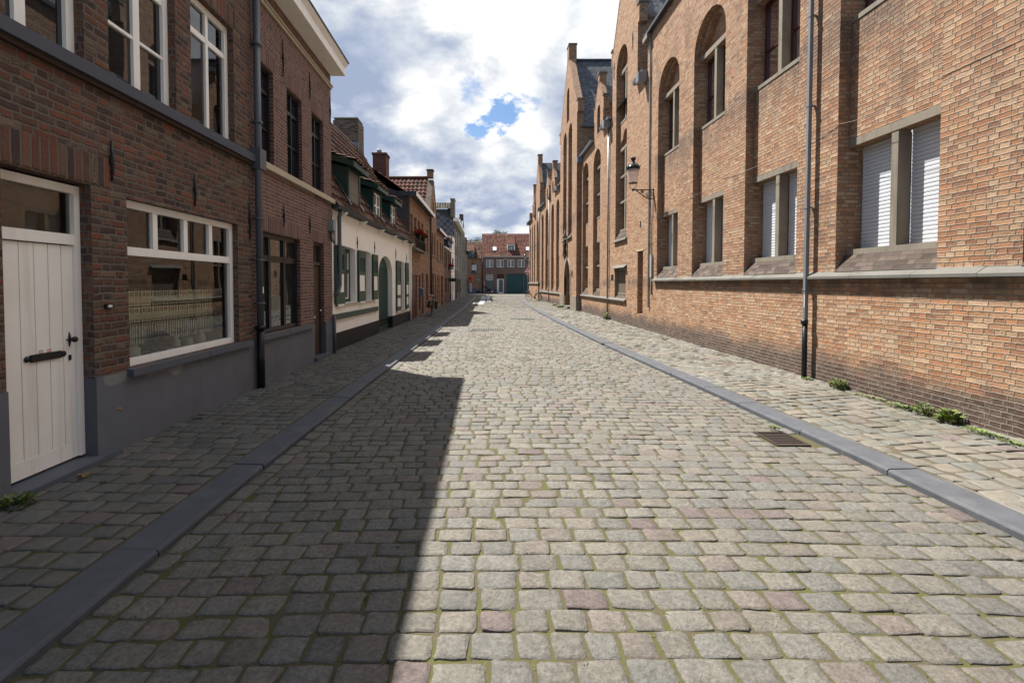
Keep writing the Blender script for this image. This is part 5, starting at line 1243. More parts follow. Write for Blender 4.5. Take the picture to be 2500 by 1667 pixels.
for a, z0, z1 in ((16.35,9.9,10.75),(18.7,9.9,10.75)): anchor(f, r2, a, z0, z1)

FG = Fac(4.95, 0., 0., 1); f = FG
r3 = thing('entrance_block', 'tall gabled brick entrance block with pointed door and paired lancet windows', 'building', (4.95,27.8,0))
w = MB(); t = MB(); GA, GB, GC = 25.05, 30.6, 27.83
top3 = lambda a: 11.3+max(0.,(2.775-abs(a-GC))*1.42)
LW = [(26.45,27.62),(28.22,29.42)]
hs = [hole(a,b,4.42,10.45,'round',.22,floor=False) for a, b in LW]+[hole(27.42,28.24,11.4,13.0,'round',.18), hole(26.85,28.85,-.05,2.1,'point',.32,1.0,floor=False)]
wall(w, f, GA, GB, 0., top3, hs, m=0, breaks=[GC])
for a in (GA, GB): fq(w, f, [(a,0,0),(a,8,0),(a,8,10.2),(a,0,10.2)], 0)
fbox(w, f, GA+.002, GA+.12, .003, .34, 10.1, 11.28); fbox(w, f, GB-.12, GB-.002, .003, .34, 10.1, 11.28); fq(w, f, [(GA,8,0),(GB,8,0),(GB,8,10.3),(GA,8,10.3)], 0); fq(w, f, [(27.4,.18,11.3),(28.3,.18,11.3),(28.3,.18,13.6),(27.4,.18,13.6)], 1)
for a, b in LW:
    main = hole(a,b,4.42,10.45,'round'); m_ = (a+b)/2
    wall(w, f, a, b, 4.75, lambda q: htop(main,q), [hole(a+.001,b-.001,4.83,7.0,depth=.15,floor=False), hole(a+.07,b-.07,7.1,7.12,'tre',.1), hole(a+.001,b-.001,8.05,10.3,depth=.15,floor=False), hole(a+.07,b-.07,10.42,10.44,'tre',.1)], d=.22, breaks=[a+(b-a)*(.5-.5*math.cos(PI*i/14)) for i in range(15)])
    fq(w, f, [(a,.32,7.05),(b,.32,7.05),(b,.32,7.8),(a,.32,7.8)], 0); fq(w, f, [(a,.32,10.35),(b,.32,10.35),(b,.32,11.05),(a,.32,11.05)], 0)
    fq(w, f, [(a,-.02,4.42),(b,-.02,4.42),(b,.21,4.76),(a,.21,4.76)], 1)
    for nm, dd, z in (('window_sill',.205,4.75),('window_sill',.205,7.97),('window_lintel',.215,7.01),('window_lintel',.215,10.31),('window_transom',.215,5.9),('window_transom',.215,9.2)):
        q = MB(); fbox(q, f, a+.002, b-.002, dd, .36, z, z+.082); q.build(nm, M['concrete'], r3)
    for z0, z1 in ((4.83,5.89),(5.99,7.0),(8.05,9.19),(9.29,10.3)): q = MB(); fbox(q, f, m_-.045, m_+.045, .225, .35, z0, z1); q.build('window_mullion', M['concrete'], r3); window(f, r3, a+.01, b-.01, z0, z1, .365, M['brown'], M['glass'], vb=[m_], fw=.05)
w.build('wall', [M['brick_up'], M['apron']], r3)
for a0_, a1_ in ((GA-.02,26.62),(29.08,GB)):
    q = MB(); fbox(q, f, a0_, a1_, -.02, .2, -.05, .95); q.build('stone_base', M['concrete'], r3)
hd = hole(26.85,28.85,-.05,2.1,'point',.3,1.0)
for i in range(24):
    for s_ in ():
        pass
xs = [26.85+2.*(.5-.5*math.cos(PI*i/24)) for i in range(25)]
for p, q in zip(xs, xs[1:]): 
    e0 = lambda a: htop(hd,a); P4 = [(p,e0(p)),(q,e0(q)),(GC+.02+(q-GC-.02)*1.13,e0(q)+.13),(GC+.02+(p-GC-.02)*1.13,e0(p)+.13)]
    mb_ = t; mb_.face([f.P(a,-.025,z) for a, z in P4]); fq(t, f, [(P4[2][0],-.025,P4[2][1]),(P4[3][0],-.025,P4[3][1]),(P4[3][0],.0,P4[3][1]),(P4[2][0],0.,P4[2][1])])
for a0_, a1_ in ((26.72,26.85),(28.85,28.98)): fbox(t, f, a0_, a1_, -.025, .1, .95, 2.1)
t.build('door_surround', plain('pale_door_stone', (.27,.245,.205), .85, 4., .2, .2, 50.), r3)
mb = MB(); wall(mb, f, 26.85, 28.85, .25, lambda a: htop(hd,a), d=.30, breaks=xs)
for i in range(1,9): fbox(mb, f, 26.85+i*.222-.012, 26.85+i*.222+.012, .28, .30, .3, 2.5)
mb.build('door', M['oak'], r3)
mb = MB(); fbox(mb, f, 27.0, 28.7, -.35, .3, .0, .16); fbox(mb, f, 27.1, 28.6, -.12, .3, .162, .28); mb.build('doorstep', M['ledge'], r3)
for a, b in LW: ledge(f, r3, a-.08, b+.08, 4.33, out=.09)
mb = MB(); fbox(mb, f, 26.1, 26.4, -.03, 0., 2.05, 2.4, 0); fbox(mb, f, 26.13, 26.37, -.034, -.03, 2.1, 2.35, 1); mb.build('plaque', [M['concrete'], M['brown']], r3)
rf = MB(); steeproof(rf, f, GA-.12, GB+.12, 10.15, 15.05, .28, 9.); fq(rf, f, [(GA-.15,.2,10.12),(GA-.15,9.,10.12),(GA+.05,9.,10.14),(GA+.05,.2,10.14)], 1)
x_ = f.P(0,.3,0)[0]; rf.tube([(x_+i*.35,GC,15.1) for i in range(25)], .08, 8, 1); rf.build('roof', [M['slate'], M['zincd']], r3)
copings(f, r3, GA, GB, 11.3, 15.24, wdt=.3, kn=.25, th=.35)
sc = thing('niche_statue', 'small dark stone saint statue on a bracket above the pointed door', 'statue', f.P(27.92,-.15,3.4))
mb = MB(); c = f.P(27.92,-.14,3.42); mb.lathe([(.11,0),(.13,.12),(.1,.35),(.12,.55),(.13,.66),(.06,.72),(.075,.8),(.07,.88),(.02,.93)], c, 14); mb.build('figure', plain('dark_stone', (.06,.055,.05), .9, 8., .3), sc)
mb = MB(); mb.lathe([(.02,-.35),(.06,-.2),(.15,-.03),(.15,-.002)], c, 12); mb.build('bracket', M['ledge'], sc)
mb = MB(); mb.lathe([(.15,1.0),(.16,1.06),(.05,1.3),(.01,1.5)], c, 10); mb.build('canopy', M['ledge'], sc)

KF = -.25/10.4
FA = Fac(5.13, 30.6, KF, 1); f = FA
r4 = thing('convent_range', 'far brick convent range of closely spaced tall bays beyond the entrance', 'building', (5.,36.,0))
w = MB(); t = MB(); B4 = [(31.9,33.05),(34.05,35.25),(36.75,38.15),(39.15,40.35)]
wall(w, f, 30.6, 41.3, 0., 8.35, [hole(a,b,1.02,7.05,'round',.16,floor=False) for a, b in B4], m=2)
for a, b in B4: bay(f, w, r4, a, b, zsill=1.3, zl=3.62, zus=4.76, zsp=7.05, zap=1.02, lower='brown', upper='brown', transom=(5.9,), lowtr=(2.5,))
for a in (30.62,41.29): fq(w, f, [(a,.3,0),(a,8,0),(a,8,8.4),(a,.3,8.4)], 0)
SG = [(33.75,35.35),(36.4,38.0)]
for a, b in SG:
    c_ = (a+b)/2
    wall(w, f, a, b, 8.35, lambda q: 9.1+max(0.,((b-a)/2-abs(q-c_))*1.5), [hole(c_-.26,c_+.26,8.5,9.1,'round',.12)], d=-.004, m=0, breaks=[c_]); fq(w, f, [(c_-.3,.116,8.4),(c_+.3,.116,8.4),(c_+.3,.116,9.6),(c_-.3,.116,9.6)], 1)
    for q in (a,b): fq(w, f, [(q,-.004,8.35),(q,2.5,8.35),(q,2.5,9.1),(q,-.004,9.1)], 0)
    copings(f, r4, a, b, 9.1, 10.3, wdt=.13, kn=.1, th=.22, ph=.5)
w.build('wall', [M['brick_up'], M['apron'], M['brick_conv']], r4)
rf = MB(); gableroof(rf, f, 30.6, 41.3, 8.45, 5., 12.6, d0=0.)
for a, b in SG: steeproof(rf, f, a-.05, b+.05, 9.0, 10.22, .2, 3.)
rf.build('roof', M['slate'], r4)
ledge(f, r4, 30.7, 41.2, .92, out=.08); gutter(f, r4, 30.7, 33.7, 8.35, 31.6); gutter(f, r4, 35.4, 36.35, 8.35); gutter(f, r4, 38.05, 41.25, 8.35, 40.9)
mb = MB(); ftube(mb, f, [(36.0,-.06,.2),(36.0,-.06,8.3)], .035, 8); mb.build('downpipe', M['zinc'], r4)
FB = Fac(4.86, 41.3, KF, 1); f = FB
r5 = thing('convent_range', 'farthest brick convent block with steep gable and slate roof by the corner', 'building', (4.8,45.,0))
w = MB(); t = MB(); B5 = [(42.5,43.45),(44.6,45.4),(46.3,47.1),(48.1,49.0)]
GA, GB, GC = 41.35, 44.0, 42.68
top5 = lambda a: 10.4+max(0.,(1.325-abs(a-GC))*1.9) if GA <= a <= GB else 8.2
wall(w, f, 41.3, 49.6, 0., top5, [hole(a,b,1.72,7.1,'round',.16,floor=False) for a, b in B5], m=0, breaks=[GA,GB,GC])
for a, b in B5: bay(f, w, r5, a, b, zsill=1.98, zl=3.62, zus=4.76, zsp=7.1, zap=1.72, lower='brown', upper='brown', transom=(5.9,))
for a in (41.31,49.59): fq(w, f, [(a,0,0),(a,8,0),(a,8,8.2),(a,0,8.2)], 0)
for a in (GA,GB): fq(w, f, [(a,.0,8.2),(a,5,8.2),(a,5,10.4),(a,.0,10.4)], 0)
a, b = 45.2, 46.6; c_ = (a+b)/2
wall(w, f, a, b, 8.2, lambda q: 9.3+max(0.,(.7-abs(q-c_))*2.2), [hole(c_-.24,c_+.24,8.4,9.2,'round',.12)], d=-.004, breaks=[c_]); fq(w, f, [(c_-.3,.116,8.3),(c_+.3,.116,8.3),(c_+.3,.116,9.6),(c_-.3,.116,9.6)], 1)
for q in (a,b): fq(w, f, [(q,-.004,8.2),(q,2.5,8.2),(q,2.5,9.3),(q,-.004,9.3)], 0)
fbox(w, f, 49.0, 49.6, .0, .5, 8.2, 9.2)
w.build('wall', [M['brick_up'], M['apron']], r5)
copings(f, r5, GA, GB, 10.4, 12.9, wdt=.2, kn=.15, th=.3); copings(f, r5, a, b, 9.3, 10.84, wdt=.13, kn=.1, th=.22)
rf = MB(); gableroof(rf, f, 41.3, 49.6, 8.3, 5., 12.2, d0=0.); steeproof(rf, f, GA-.05, GB+.05, 10.3, 12.85, .25, 7.); steeproof(rf, f, a-.05, b+.05, 9.2, 10.78, .2, 3.); rf.build('roof', M['slate'], r5)
ledge(f, r5, 41.3, 49.6, 1.62, out=.09); gutter(f, r5, 44.05, 45.15, 8.2); gutter(f, r5, 46.65, 49.6, 8.2, 49.3)
downpipe(f, r5, 41.4, .1, 8.1, d=-.08, r=.05, mat='black')

# ------------------------------------------------------------------ wall lamps
def lamp(f, a, z, reach, sc, label):
    base = f.P(a, 0., z); o = thing('wall_lamp', label, 'street lamp', base, None)
    sx = -f.side
    def Q(dx, dz): return (base[0]+sx*dx*sc, base[1], base[2]+dz*sc)
    mb = MB(); mb.box(min(base[0],base[0]+sx*.015),max(base[0],base[0]+sx*.015),base[1]-.025*sc,base[1]+.025*sc,base[2]-.30*sc,base[2]+.04*sc)
    mb.tube([Q(0,0),Q(.3,.005),Q(reach,0)], .017*sc, 8)
    mb.tube([Q(.0,-.26),Q(.12,-.28),Q(.22,-.25),Q(.36,-.15),Q(reach-.1,-.02)], .016*sc, 8)
    sp = []
    for i in range(40):
        t_ = i/39; r_ = .115*(1-t_*.85); an = PI*.5+t_*4.2*PI; sp.append(Q(.15+r_*math.cos(an), -.13+r_*math.sin(an)))
    mb.tube(sp, .0125*sc, 6)
    sp = []
    for i in range(24):
        t_ = i/23; r_ = .05*(1-t_*.8); an = PI*1.4-t_*3.4*PI; sp.append(Q(.36+r_*math.cos(an), -.06+r_*math.sin(an)))
    mb.tube(sp, .011*sc, 6)
    for i in range(5): mb.lathe([(.001,-.012),(.012,0),(.001,.012)], Q(.28+.05*i,-.03-.01*(i%2)), 6)
    mb.lathe([(.01,-.04*sc),(.035*sc,-.015*sc),(.035*sc,.015*sc),(.012,.04*sc)], Q(reach,0), 10)
    mb.build('bracket', M['iron'], o)
    top = Q(reach, .2); mb = MB()
    mb.tube([Q(reach-.02,.02),Q(reach-.09,.06),Q(reach-.10,.2)], .009*sc, 6); mb.tube([Q(reach+.02,.02),Q(reach+.09,.06),Q(reach+.10,.2)], .009*sc, 6)
    mb.lathe([(.12*sc,0),(.135*sc,.005*sc),(.135*sc,.02*sc),(.125*sc,.025*sc)], top, 16); mb.build('cradle', M['iron'], o)
    mb = MB(); n = 16; pts = []
    for (r_, z_) in ((.12,.03),(.19,.42)): pts += [(top[0]+r_*sc*math.cos(2*PI*k/n), top[1]+r_*sc*math.sin(2*PI*k/n), top[2]+z_*sc) for k in range(n)]
    mb.shared(pts, [(k,(k+1)%n,n+(k+1)%n,n+k) for k in range(n)]); mb.build('lamp_glass', M['lampg'], o)
    mb = MB(); mb.lathe([(.19,.42),(.205,.43),(.205,.50),(.195,.51),(.14,.585),(.08,.62),(.055,.64),(.06,.665),(.04,.68),(.075,.74),(.08,.78),(.03,.80)] if sc == 1 else [(r_*sc,z_*sc) for r_, z_ in ((.19,.42),(.205,.43),(.205,.50),(.14,.585),(.06,.62),(.04,.68),(.075,.74),(.03,.8))], top, 16)
    for k in range(12):
        an = 2*PI*k/12; c_ = (top[0]+.205*sc*math.cos(an), top[1]+.205*sc*math.sin(an), top[2]+.50*sc); mb.tube([c_,(c_[0]+.015*math.cos(an),c_[1]+.015*math.sin(an),c_[2]+.045*sc)], [.016*sc,.003], 5)
    for k in range(6):
        an = 2*PI*k/6; mb.tube([(top[0]+.07*sc*math.cos(an),top[1]+.07*sc*math.sin(an),top[2]+.76*sc),(top[0]+.085*sc*math.cos(an),top[1]+.085*sc*math.sin(an),top[2]+.83*sc)], [.015*sc,.003], 5)
    mb.build('lamp_cap', plain('dark_green_enamel', (.01,.018,.017), .25, 5., .2), o)
lamp(FR, 14.22, 4.55, .64, 1., 'black lantern on a scrolled iron bracket by the thin drainpipe')
lamp(FB, 49.3, 4.05, .5, .9, 'distant black lantern bracketed on the far corner of the convent')
# cable on the near wing
cb = MB()
def sag(p, q, s_, n=10): return [tuple(Vector(p).lerp(Vector(q), i/n)+Vector((0,0,-s_*4*(i/n)*(1-i/n)))) for i in range(n+1)]
f = FR
for p, q, s_ in (((14.2,-.01,3.70),(12.3,-.01,3.83),.16),((12.3,-.01,3.83),(10.0,-.01,3.95),.05),((10.0,-.01,3.95),(7.62,-.01,3.92),.04),((7.62,-.01,3.92),(6.8,-.012,4.0),.05),((6.8,-.01,4.0),(5.2,-.01,4.02),.1),((5.2,-.01,4.02),(3.,-.01,4.1),.02)):
    cb.tube(sag(f.P(*p), f.P(*q), s_), .0025, 5)
cb.tube(sag(f.P(14.2,-.02,4.25), f.P(14.2,-.01,3.7), 0.), .006, 5)
tag(cb.build('cable', plain('grey_cable', (.3,.26,.22), .6)), 'thin grey cable sagging across the convent bays below the lantern', 'cable')
bxx = MB(); fbox(bxx, FR, 4.05, 4.24, -.06, -.002, .24, .40); tag(bxx.build('wall_box', plain('pale_grey_plastic', (.45,.47,.5), .5)), 'small pale grey box low on the convent wall at the photo edge', 'box')

# ------------------------------------------------------------------ street things
o = thing('drain_grate', 'rusty slotted drain grate sunk beside the sunlit kerb', 'drain', (3.12,4.77,0))
mb = MB(); x0, x1, y0, y1 = 2.95, 3.295, GRATE[2]+.012, GRATE[3]-.004
z = -.017
for a, b, c_, d_ in ((x0,x1,y0,y0+.03),(x0,x1,y1-.03,y1),(x0,x0+.03,y0+.031,y1-.031),(x1-.03,x1,y0+.031,y1-.031)): mb.box(a,b,c_,d_,-.03,z+.03)
for i in range(7): mb.box(x0+.031,x1-.031,y0+.045+i*.052,y0+.045+i*.052+.026,-.03,z+.024)
mb.build('grate', M['rust'], o); mb = MB(); mb.box(x0+.02,x1-.02,y0+.02,y1-.02,-.045,.003); mb.build('drain_bottom', M['black'], o)
mb = MB(); mb.box(-.55,.62,15.6,16.2,-.02,.040)
for i in range(14): mb.box(-.5+i*.08,-.5+i*.08+.04,15.65,16.15,.041,.05,1)
tag(mb.build('manhole_cover', [M['ledge'], M['iron']]), 'ribbed iron gully cover set in the middle of the street', 'manhole cover')
mb = MB(); mb.box(1.1,2.2,20.6,20.68,-.02,.045); mb.box(1.1,2.2,20.72,20.8,-.02,.044); tag(mb.build('road_slot', M['ledge']), 'thin stone channel across part of the sunlit road', 'channel')

def leafpatch(name, c, n, rx, ry, hgt, size, label, group=None, tall=False, cols=((.08,.14,.02),(.10,.165,.026),(.06,.11,.018),(.14,.165,.04),(.16,.13,.055))):
    o = thing(name, label, 'weed', c, group); mb = MB(); st = MB()
    n = int(n*1.1); size *= .62; hgt *= .72; rx *= .75; ry *= .85
    for i in range(n):
        a = R.uniform(0,2*PI); r_ = math.sqrt(R.random()); x, y = c[0]+rx*r_*math.cos(a), c[1]+ry*r_*math.sin(a)
        z = c[2]+R.uniform(.005,hgt)*(1-r_*.6)
        v = Vector((math.cos(a)*R.uniform(.3,1),math.sin(a)*R.uniform(.3,1),R.uniform(.1,.9))).normalized(); u = v.cross(Vector((0,0,1))); u.normalize(); nn = u.cross(v)
        L = size*R.uniform(.6,1.3); q = Vector((x,y,z)); wd = L*.32
        k = R.uniform(.8,1.3); cc = R.choice(cols); cc = tuple(k*q_ for q_ in cc)
        mb.face([tuple(q),tuple(q+v*L*.45+u*wd),tuple(q+v*L+nn*-.1*L),tuple(q+v*L*.45-u*wd)], 0, None, cc)
    for i in range(max(3, n//14)):
        a = R.uniform(0,2*PI); x, y = c[0]+rx*.5*math.cos(a), c[1]+ry*.5*math.sin(a)
        st.tube([(c[0],c[1],c[2]-.01),(x,y,c[2]+hgt*R.uniform(.5,1.))], [.004,.002], 4)
    mb.build('leaves', M['leaf'], o); st.build('stem', M['fleaf'], o); return o
ww = [((5.10,6.55,.13),220,.09,.16,.22,.07,'bushy green weed growing at the convent wall nearest the downpipe'),
      ((5.08,7.15,.13),60,.06,.12,.05,.05,'tiny weed tuft at the foot of the convent downpipe'),
      ((5.08,5.95,.13),90,.06,.28,.05,.05,'low strip of creeping weeds by the wall, farther of the near patches'),
      ((5.06,5.50,.13),150,.08,.22,.07,.055,'flat mat of bright weeds between the tall weed and the bushy weed'),
      ((5.07,5.22,.13),170,.09,.12,.22,.06,'rust tipped weed standing at the dark brick base'),
      ((5.06,4.93,.13),130,.08,.09,.22,.12,'spiky upright green weed with long leaves at the wall base'),
      ((5.02,4.55,.13),150,.08,.24,.05,.05,'creeping green weeds at the wall nearest the camera'),
      ((4.98,4.25,.13),70,.05,.15,.04,.045,'sparse weed seedlings nearest the pale wall box'),
      ((5.05,19.1,.13),160,.12,.2,.45,.12,'tall weed at the foot of the pipe beside the wooden hatch'),
      ((4.75,28.9,.1),260,.22,.9,.25,.16,'clump of bright weeds around the pointed door steps'),
      ((4.82,12.3,.12),50,.05,.1,.08,.05,'small lone weed on the sunlit pavement near the convent base'),
      ((4.75,31.5,.1),120,.15,.5,.2,.13,'weeds beside the stone base of the entrance block'),
      ((4.65,40.2,.1),140,.15,.6,.2,.13,'weeds under the parked bicycle by the convent wall'),
      ((-3.38,3.22,.06),160,.14,.1,.10,.07,'dark mossy weeds at the corner of the white plank door'),
      ((3.24,5.06,.02),70,.07,.07,.06,.04,'green weed sprouting behind the drain grate'),
      ((3.12,12.2,.02),60,.06,.2,.05,.05,'weed tuft along the sunlit kerb further up the street')]
for c, n, rx, ry, h_, s_, lb in ww: leafpatch('weed', c, n, rx, ry, h_, s_, lb, 'weeds at the foot of walls and kerbs')
# moss and tiny plants in the joints of the setts
mb = MB(); R2 = random.Random(3)
def tuft(x, y, z, n, s_, dark):
    for i in range(n):
        a = R2.uniform(0,2*PI); r_ = R2.uniform(0,s_*1.6)
        q = Vector((x+r_*1.4*math.cos(a), y+r_*.5*math.sin(a), z)); v = Vector((math.cos(a),math.sin(a),R2.uniform(.3,1.2))).normalized(); u = v.cross(Vector((0,0,1))).normalized(); L = s_*R2.uniform(.6,1.2)
        k = R2.uniform(.7,1.2); cc = (.095*k,.12*k,.022*k) if not dark else (.05*k,.07*k,.015*k)
        mb.face([tuple(q),tuple(q+v*L*.5+u*L*.3),tuple(q+v*L),tuple(q+v*L*.5-u*L*.3)], 0, None, cc)
y = 1.0; joints = []
for i in range(2600):
    yy = 1.2+9.5*(R2.random()**1.7); xx = R2.uniform(KL(yy)+.1, KR(yy)-.05)
    clump = math.sin(xx*2.1+yy*1.7)+math.sin(xx*.9-yy*2.3)
    if R2.random() < .2+.26*clump: tuft(xx, yy, rz(xx, yy)-.006, R2.randint(3,9), R2.uniform(.006,.013), R2.random() < .3)
for i in range(45):
    yy = 1.5+8*(R2.random()**1.4); xx = R2.uniform(KL(yy)+.3, KR(yy)-.2); tuft(xx, yy, rz(xx, yy)-.006, 14, .017, False)
tag(mb.build('joint_moss', M['leaf']), 'moss and seedlings growing in the joints between the setts', 'moss', kind='stuff')
mb = MB()
for i in range(30):
    a = i*.7; q = Vector((-3.30+R.gauss(0,.03),3.62+R.gauss(0,.05),.075)); 
c0 = Vector((-3.30,3.68,.078)); n = 10; pts = [tuple(c0)]+[tuple(c0+Vector((.045*(1 if k%2 else .45)*math.cos(2*PI*k/n),.06*(1 if k%2 else .45)*math.sin(2*PI*k/n),.012*(k%3)))) for k in range(n)]
mb.shared(pts, [(0,1+k,1+(k+1)%n) for k in range(n)], 0, None, False); tag(mb.build('fallen_leaf', plain('dry_leaf', (.2,.12,.05), .8)), 'dry brown fallen leaf below the white plank door', 'leaf')

# bicycles
def bicycle(loc, ang, lean, cols, label, bags=False):
    root = thing('bicycle', label, 'bicycle', loc)
    parts = []
    def rp(name, mb, mat, par=None): 
        # build in local coordinates
        me = mb.build(name, mat, None); me.parent = par or root; parts.append(me); return me
    for x, nm in ((-.53,0),(.53,1)):
        mb = MB(); mb.tube([(x+.33*math.cos(2*PI*k/28),0,.345+.33*math.sin(2*PI*k/28)) for k in range(28)], .018, 7, 0, closed=True); wh = rp('wheel', mb, M['rubber'])
        mb = MB(); mb.tube([(x+.31*math.cos(2*PI*k/28),0,.345+.31*math.sin(2*PI*k/28)) for k in range(28)], .010, 6, 0, closed=True)
        for k in range(12): a = 2*PI*k/12; mb.tube([(x,0,.345),(x+.305*math.cos(a),0,.345+.305*math.sin(a))], .0025, 4)
        mb.lathe([(.02,-.04),(.02,.04)], (x,0,.345), 8, axis='y'); rp('rim', mb, M['chrome'], wh)
        mb = MB(); mb.tube([(x+.365*math.cos(t_),0,.345+.365*math.sin(t_)) for t_ in [rad(d) for d in (range(20,200,15) if nm == 0 else range(0,160,15))]], .02, 6); rp('mudguard', mb, M[cols[1]])
    mb = MB(); bb = (-.08,0,.29); st = (-.22,0,.72); hd1 = (.40,0,.78); hd0 = (.43,0,.66)
    mb.tube([bb,st], .017, 8); mb.tube([bb,hd0], .019, 8); mb.tube([(-.18,0,.62),hd1], .017, 8); mb.tube([hd0,hd1,(.37,0,.92)], .018, 8)
    for s_ in (-1,1):
        mb.tube([hd0,(.46,s_*.05,.6),(.53,s_*.05,.345)], .012, 6); mb.tube([bb,(-.53,s_*.05,.345)], .011, 6); mb.tube([(-.2,0,.66),(-.53,s_*.05,.345)], .009, 6)
    mb.tube([st,(-.25,0,.86)], .013, 8); rp('frame', mb, M[cols[0]])
    mb = MB(); mb.tube([(.22,-.29,.98),(.33,-.24,1.0),(.38,-.08,.95),(.37,0,.93),(.38,.08,.95),(.33,.24,1.0),(.22,.29,.98)], .012, 7); rp('handlebar', mb, M['chrome'])
    mb = MB(); mb.shared([(-.40,-.09,.88),(-.40,.09,.88),(-.12,.02,.90),(-.12,-.02,.90),(-.38,-.07,.93),(-.38,.07,.93),(-.13,.015,.93),(-.13,-.015,.93)], [(0,3,2,1),(4,5,6,7),(0,1,5,4),(1,2,6,5),(2,3,7,6),(3,0,4,7)]); rp('saddle', mb, M['black'])
    mb = MB(); mb.lathe([(.09,-.004),(.09,.004)], (-.08,-.05,.29), 14, axis='y'); mb.tube([(-.08,-.06,.29),(-.02,-.07,.14)], .009, 6); mb.tube([(-.08,.06,.29),(-.14,.07,.44)], .009, 6); mb.box(-.07,.03,-.14,-.06,.125,.15); mb.box(-.19,-.09,.06,.14,.43,.455); rp('crank', mb, M['iron'])
    mb = MB(); mb.box(-.75,-.3,-.07,.07,.72,.735); mb.tube([(-.7,.05,.72),(-.55,.05,.36)], .007, 5); mb.tube([(-.7,-.05,.72),(-.55,-.05,.36)], .007, 5); rp('carrier', mb, M['iron'])
    if bags:
        for s_ in (-1,1):
            mb = MB(); mb.obox((-.53,s_*.17,.55), (.19,0,0), (0,.08,.02*s_), (0,-.02*s_,.17)); rp('saddlebag', mb, M['black'])
    else:
        mb = MB()
        for k in range(9): z_ = .70+.025*k; q = .13+.006*k; mb.tube([(.60-q*.7,-q,z_),(.60+q*.7,-q,z_),(.60+q*.7,q,z_),(.60-q*.7,q,z_)], .006, 4, 0, closed=True)
        rp('basket', mb, M['oak'])
        mb = MB(); mb.lathe([(.03,0),(.05,.03),(.05,.05)], (.52,0,.62), 10, axis='x'); rp('headlight', mb, M['chrome'])
    root.rotation_euler = (lean, 0, ang)
bicycle((4.22,40.3,.10), rad(138), rad(-6), ('pipeg','rust'), 'silver and red bicycle leaning against the far convent wall', False)
bicycle((-2.78,22.9,.07), rad(96), rad(8), ('black','black'), 'black bicycle with dark panniers parked against the orange brick wall', True)
# scooter
sx = .85*S; sy = YE-1.6
o = thing('scooter', 'dark motor scooter parked in front of the frosted teal panel', 'scooter', (sx,sy,0))
for dx in (-.62,.66):
    mb = MB(); mb.tube([(sx+dx+.22*math.cos(2*PI*k/20),sy,.26+.22*math.sin(2*PI*k/20)) for k in range(20)], .06, 8, 0, closed=True); wh = mb.build('wheel', M['rubber'], o)
    mb = MB(); mb.lathe([(.17,-.03),(.17,.03)], (sx+dx,sy,.26), 14, axis='y'); mb.build('rim', M['chrome'], wh)
mb = MB(); vs = []; prof = [(-.95,.62,.06),(-.6,.72,.14),(-.2,.66,.16),(.0,.46,.15),(.2,.36,.14),(.45,.5,.15),(.62,.85,.14),(.72,.95,.06)]
low = [.5,.42,.32,.22,.22,.24,.45,.85]; n = 8
for (x, z, w_), lo in zip(prof, low):
    for k in range(n): a = 2*PI*k/n; vs.append((sx+x, sy+w_*math.cos(a), (z+lo)/2+(z-lo)/2*math.sin(a)))
fs = [(i*n+k,i*n+(k+1)%n,(i+1)*n+(k+1)%n,(i+1)*n+k) for i in range(len(prof)-1) for k in range(n)]; mb.shared(vs, fs); mb.build('body', plain('dark_blue_enamel', (.012,.016,.022), .25), o)
mb = MB(); mb.box(sx-.85,sx-.15,sy-.14,sy+.14,.74,.84); mb.build('seat', M['black'], o)
mb = MB(); mb.tube([(sx+.55,sy-.33,1.02),(sx+.62,sy,1.0),(sx+.55,sy+.33,1.02)], .018, 6); mb.tube([(sx+.62,sy-.3,1.02),(sx+.7,sy-.38,1.2)], .01, 5); mb.lathe([(.06,0),(.07,.02)], (sx+.7,sy-.38,1.2), 10); mb.build('handlebar', M['black'], o)
mb = MB(); mb.lathe([(.03,0),(.08,.04),(.08,.06)], (sx+.74,sy,.88), 12, axis='x'); mb.build('headlight', M['chrome'], o)
mb = MB(); mb.box(sx-1.15,sx-.8,sy-.17,sy+.17,.86,1.14); mb.build('top_box', M['black'], o)
mb = MB(); mb.box(sx-.2,sx+.2,sy-.18,sy-.165,.3,.42); mb.build('number_plate', M['signw'], o)
# signs at the end
o = thing('traffic_sign', 'two red warning triangles and a white plate on a post at the convent corner', 'traffic sign', (4.55,49.9,0))
mb = MB(); mb.tube([(4.55,49.9,0),(4.55,49.9,3.5)], .03, 8); mb.build('post', M['zinc'], o)
def tri(z, r):
    mb = MB()
    for rr, yy, m in ((r,49.86,0),(r*.62,49.853,1)):
        P3 = [(4.5+rr*math.sin(a), z+rr*math.cos(a)) for a in (0, 2*PI/3, 4*PI/3)]
        mb.face([(x,yy,q) for x, q in P3], m); mb.face([(x,yy+.006,q) for x, q in P3], m)
        for (a1,b1),(a2,b2) in zip(P3, P3[1:]+P3[:1]): mb.face([(a1,yy,b1),(a2,yy,b2),(a2,yy+.006,b2),(a1,yy+.006,b1)], m)
    mb.box(4.49,4.51,49.845,49.852,z-.12*r,z+.3*r,2); mb.build('triangle_plate', [M['lead_red'], M['signw'], M['black']], o)
tri(3.2,.3); tri(2.7-.02,.26)
mb = MB(); mb.box(4.22,4.78,49.86,49.868,2.84,3.05); mb.build('white_plate', M['signw'], o)
mb = MB()
for i in range(5): mb.box(-.30*S-.035,-.30*S+.035,72.965,73.035,i*.48,i*.48+.478,i%2)
tag(mb.build('marker_post', [M['lead_red'], M['signw']]), 'red and white banded marker post before the brown terrace', 'post')
o = thing('hanging_sign', 'red round sign hanging over a lilac board at the row end', 'sign', (-2.35,66.,2.))
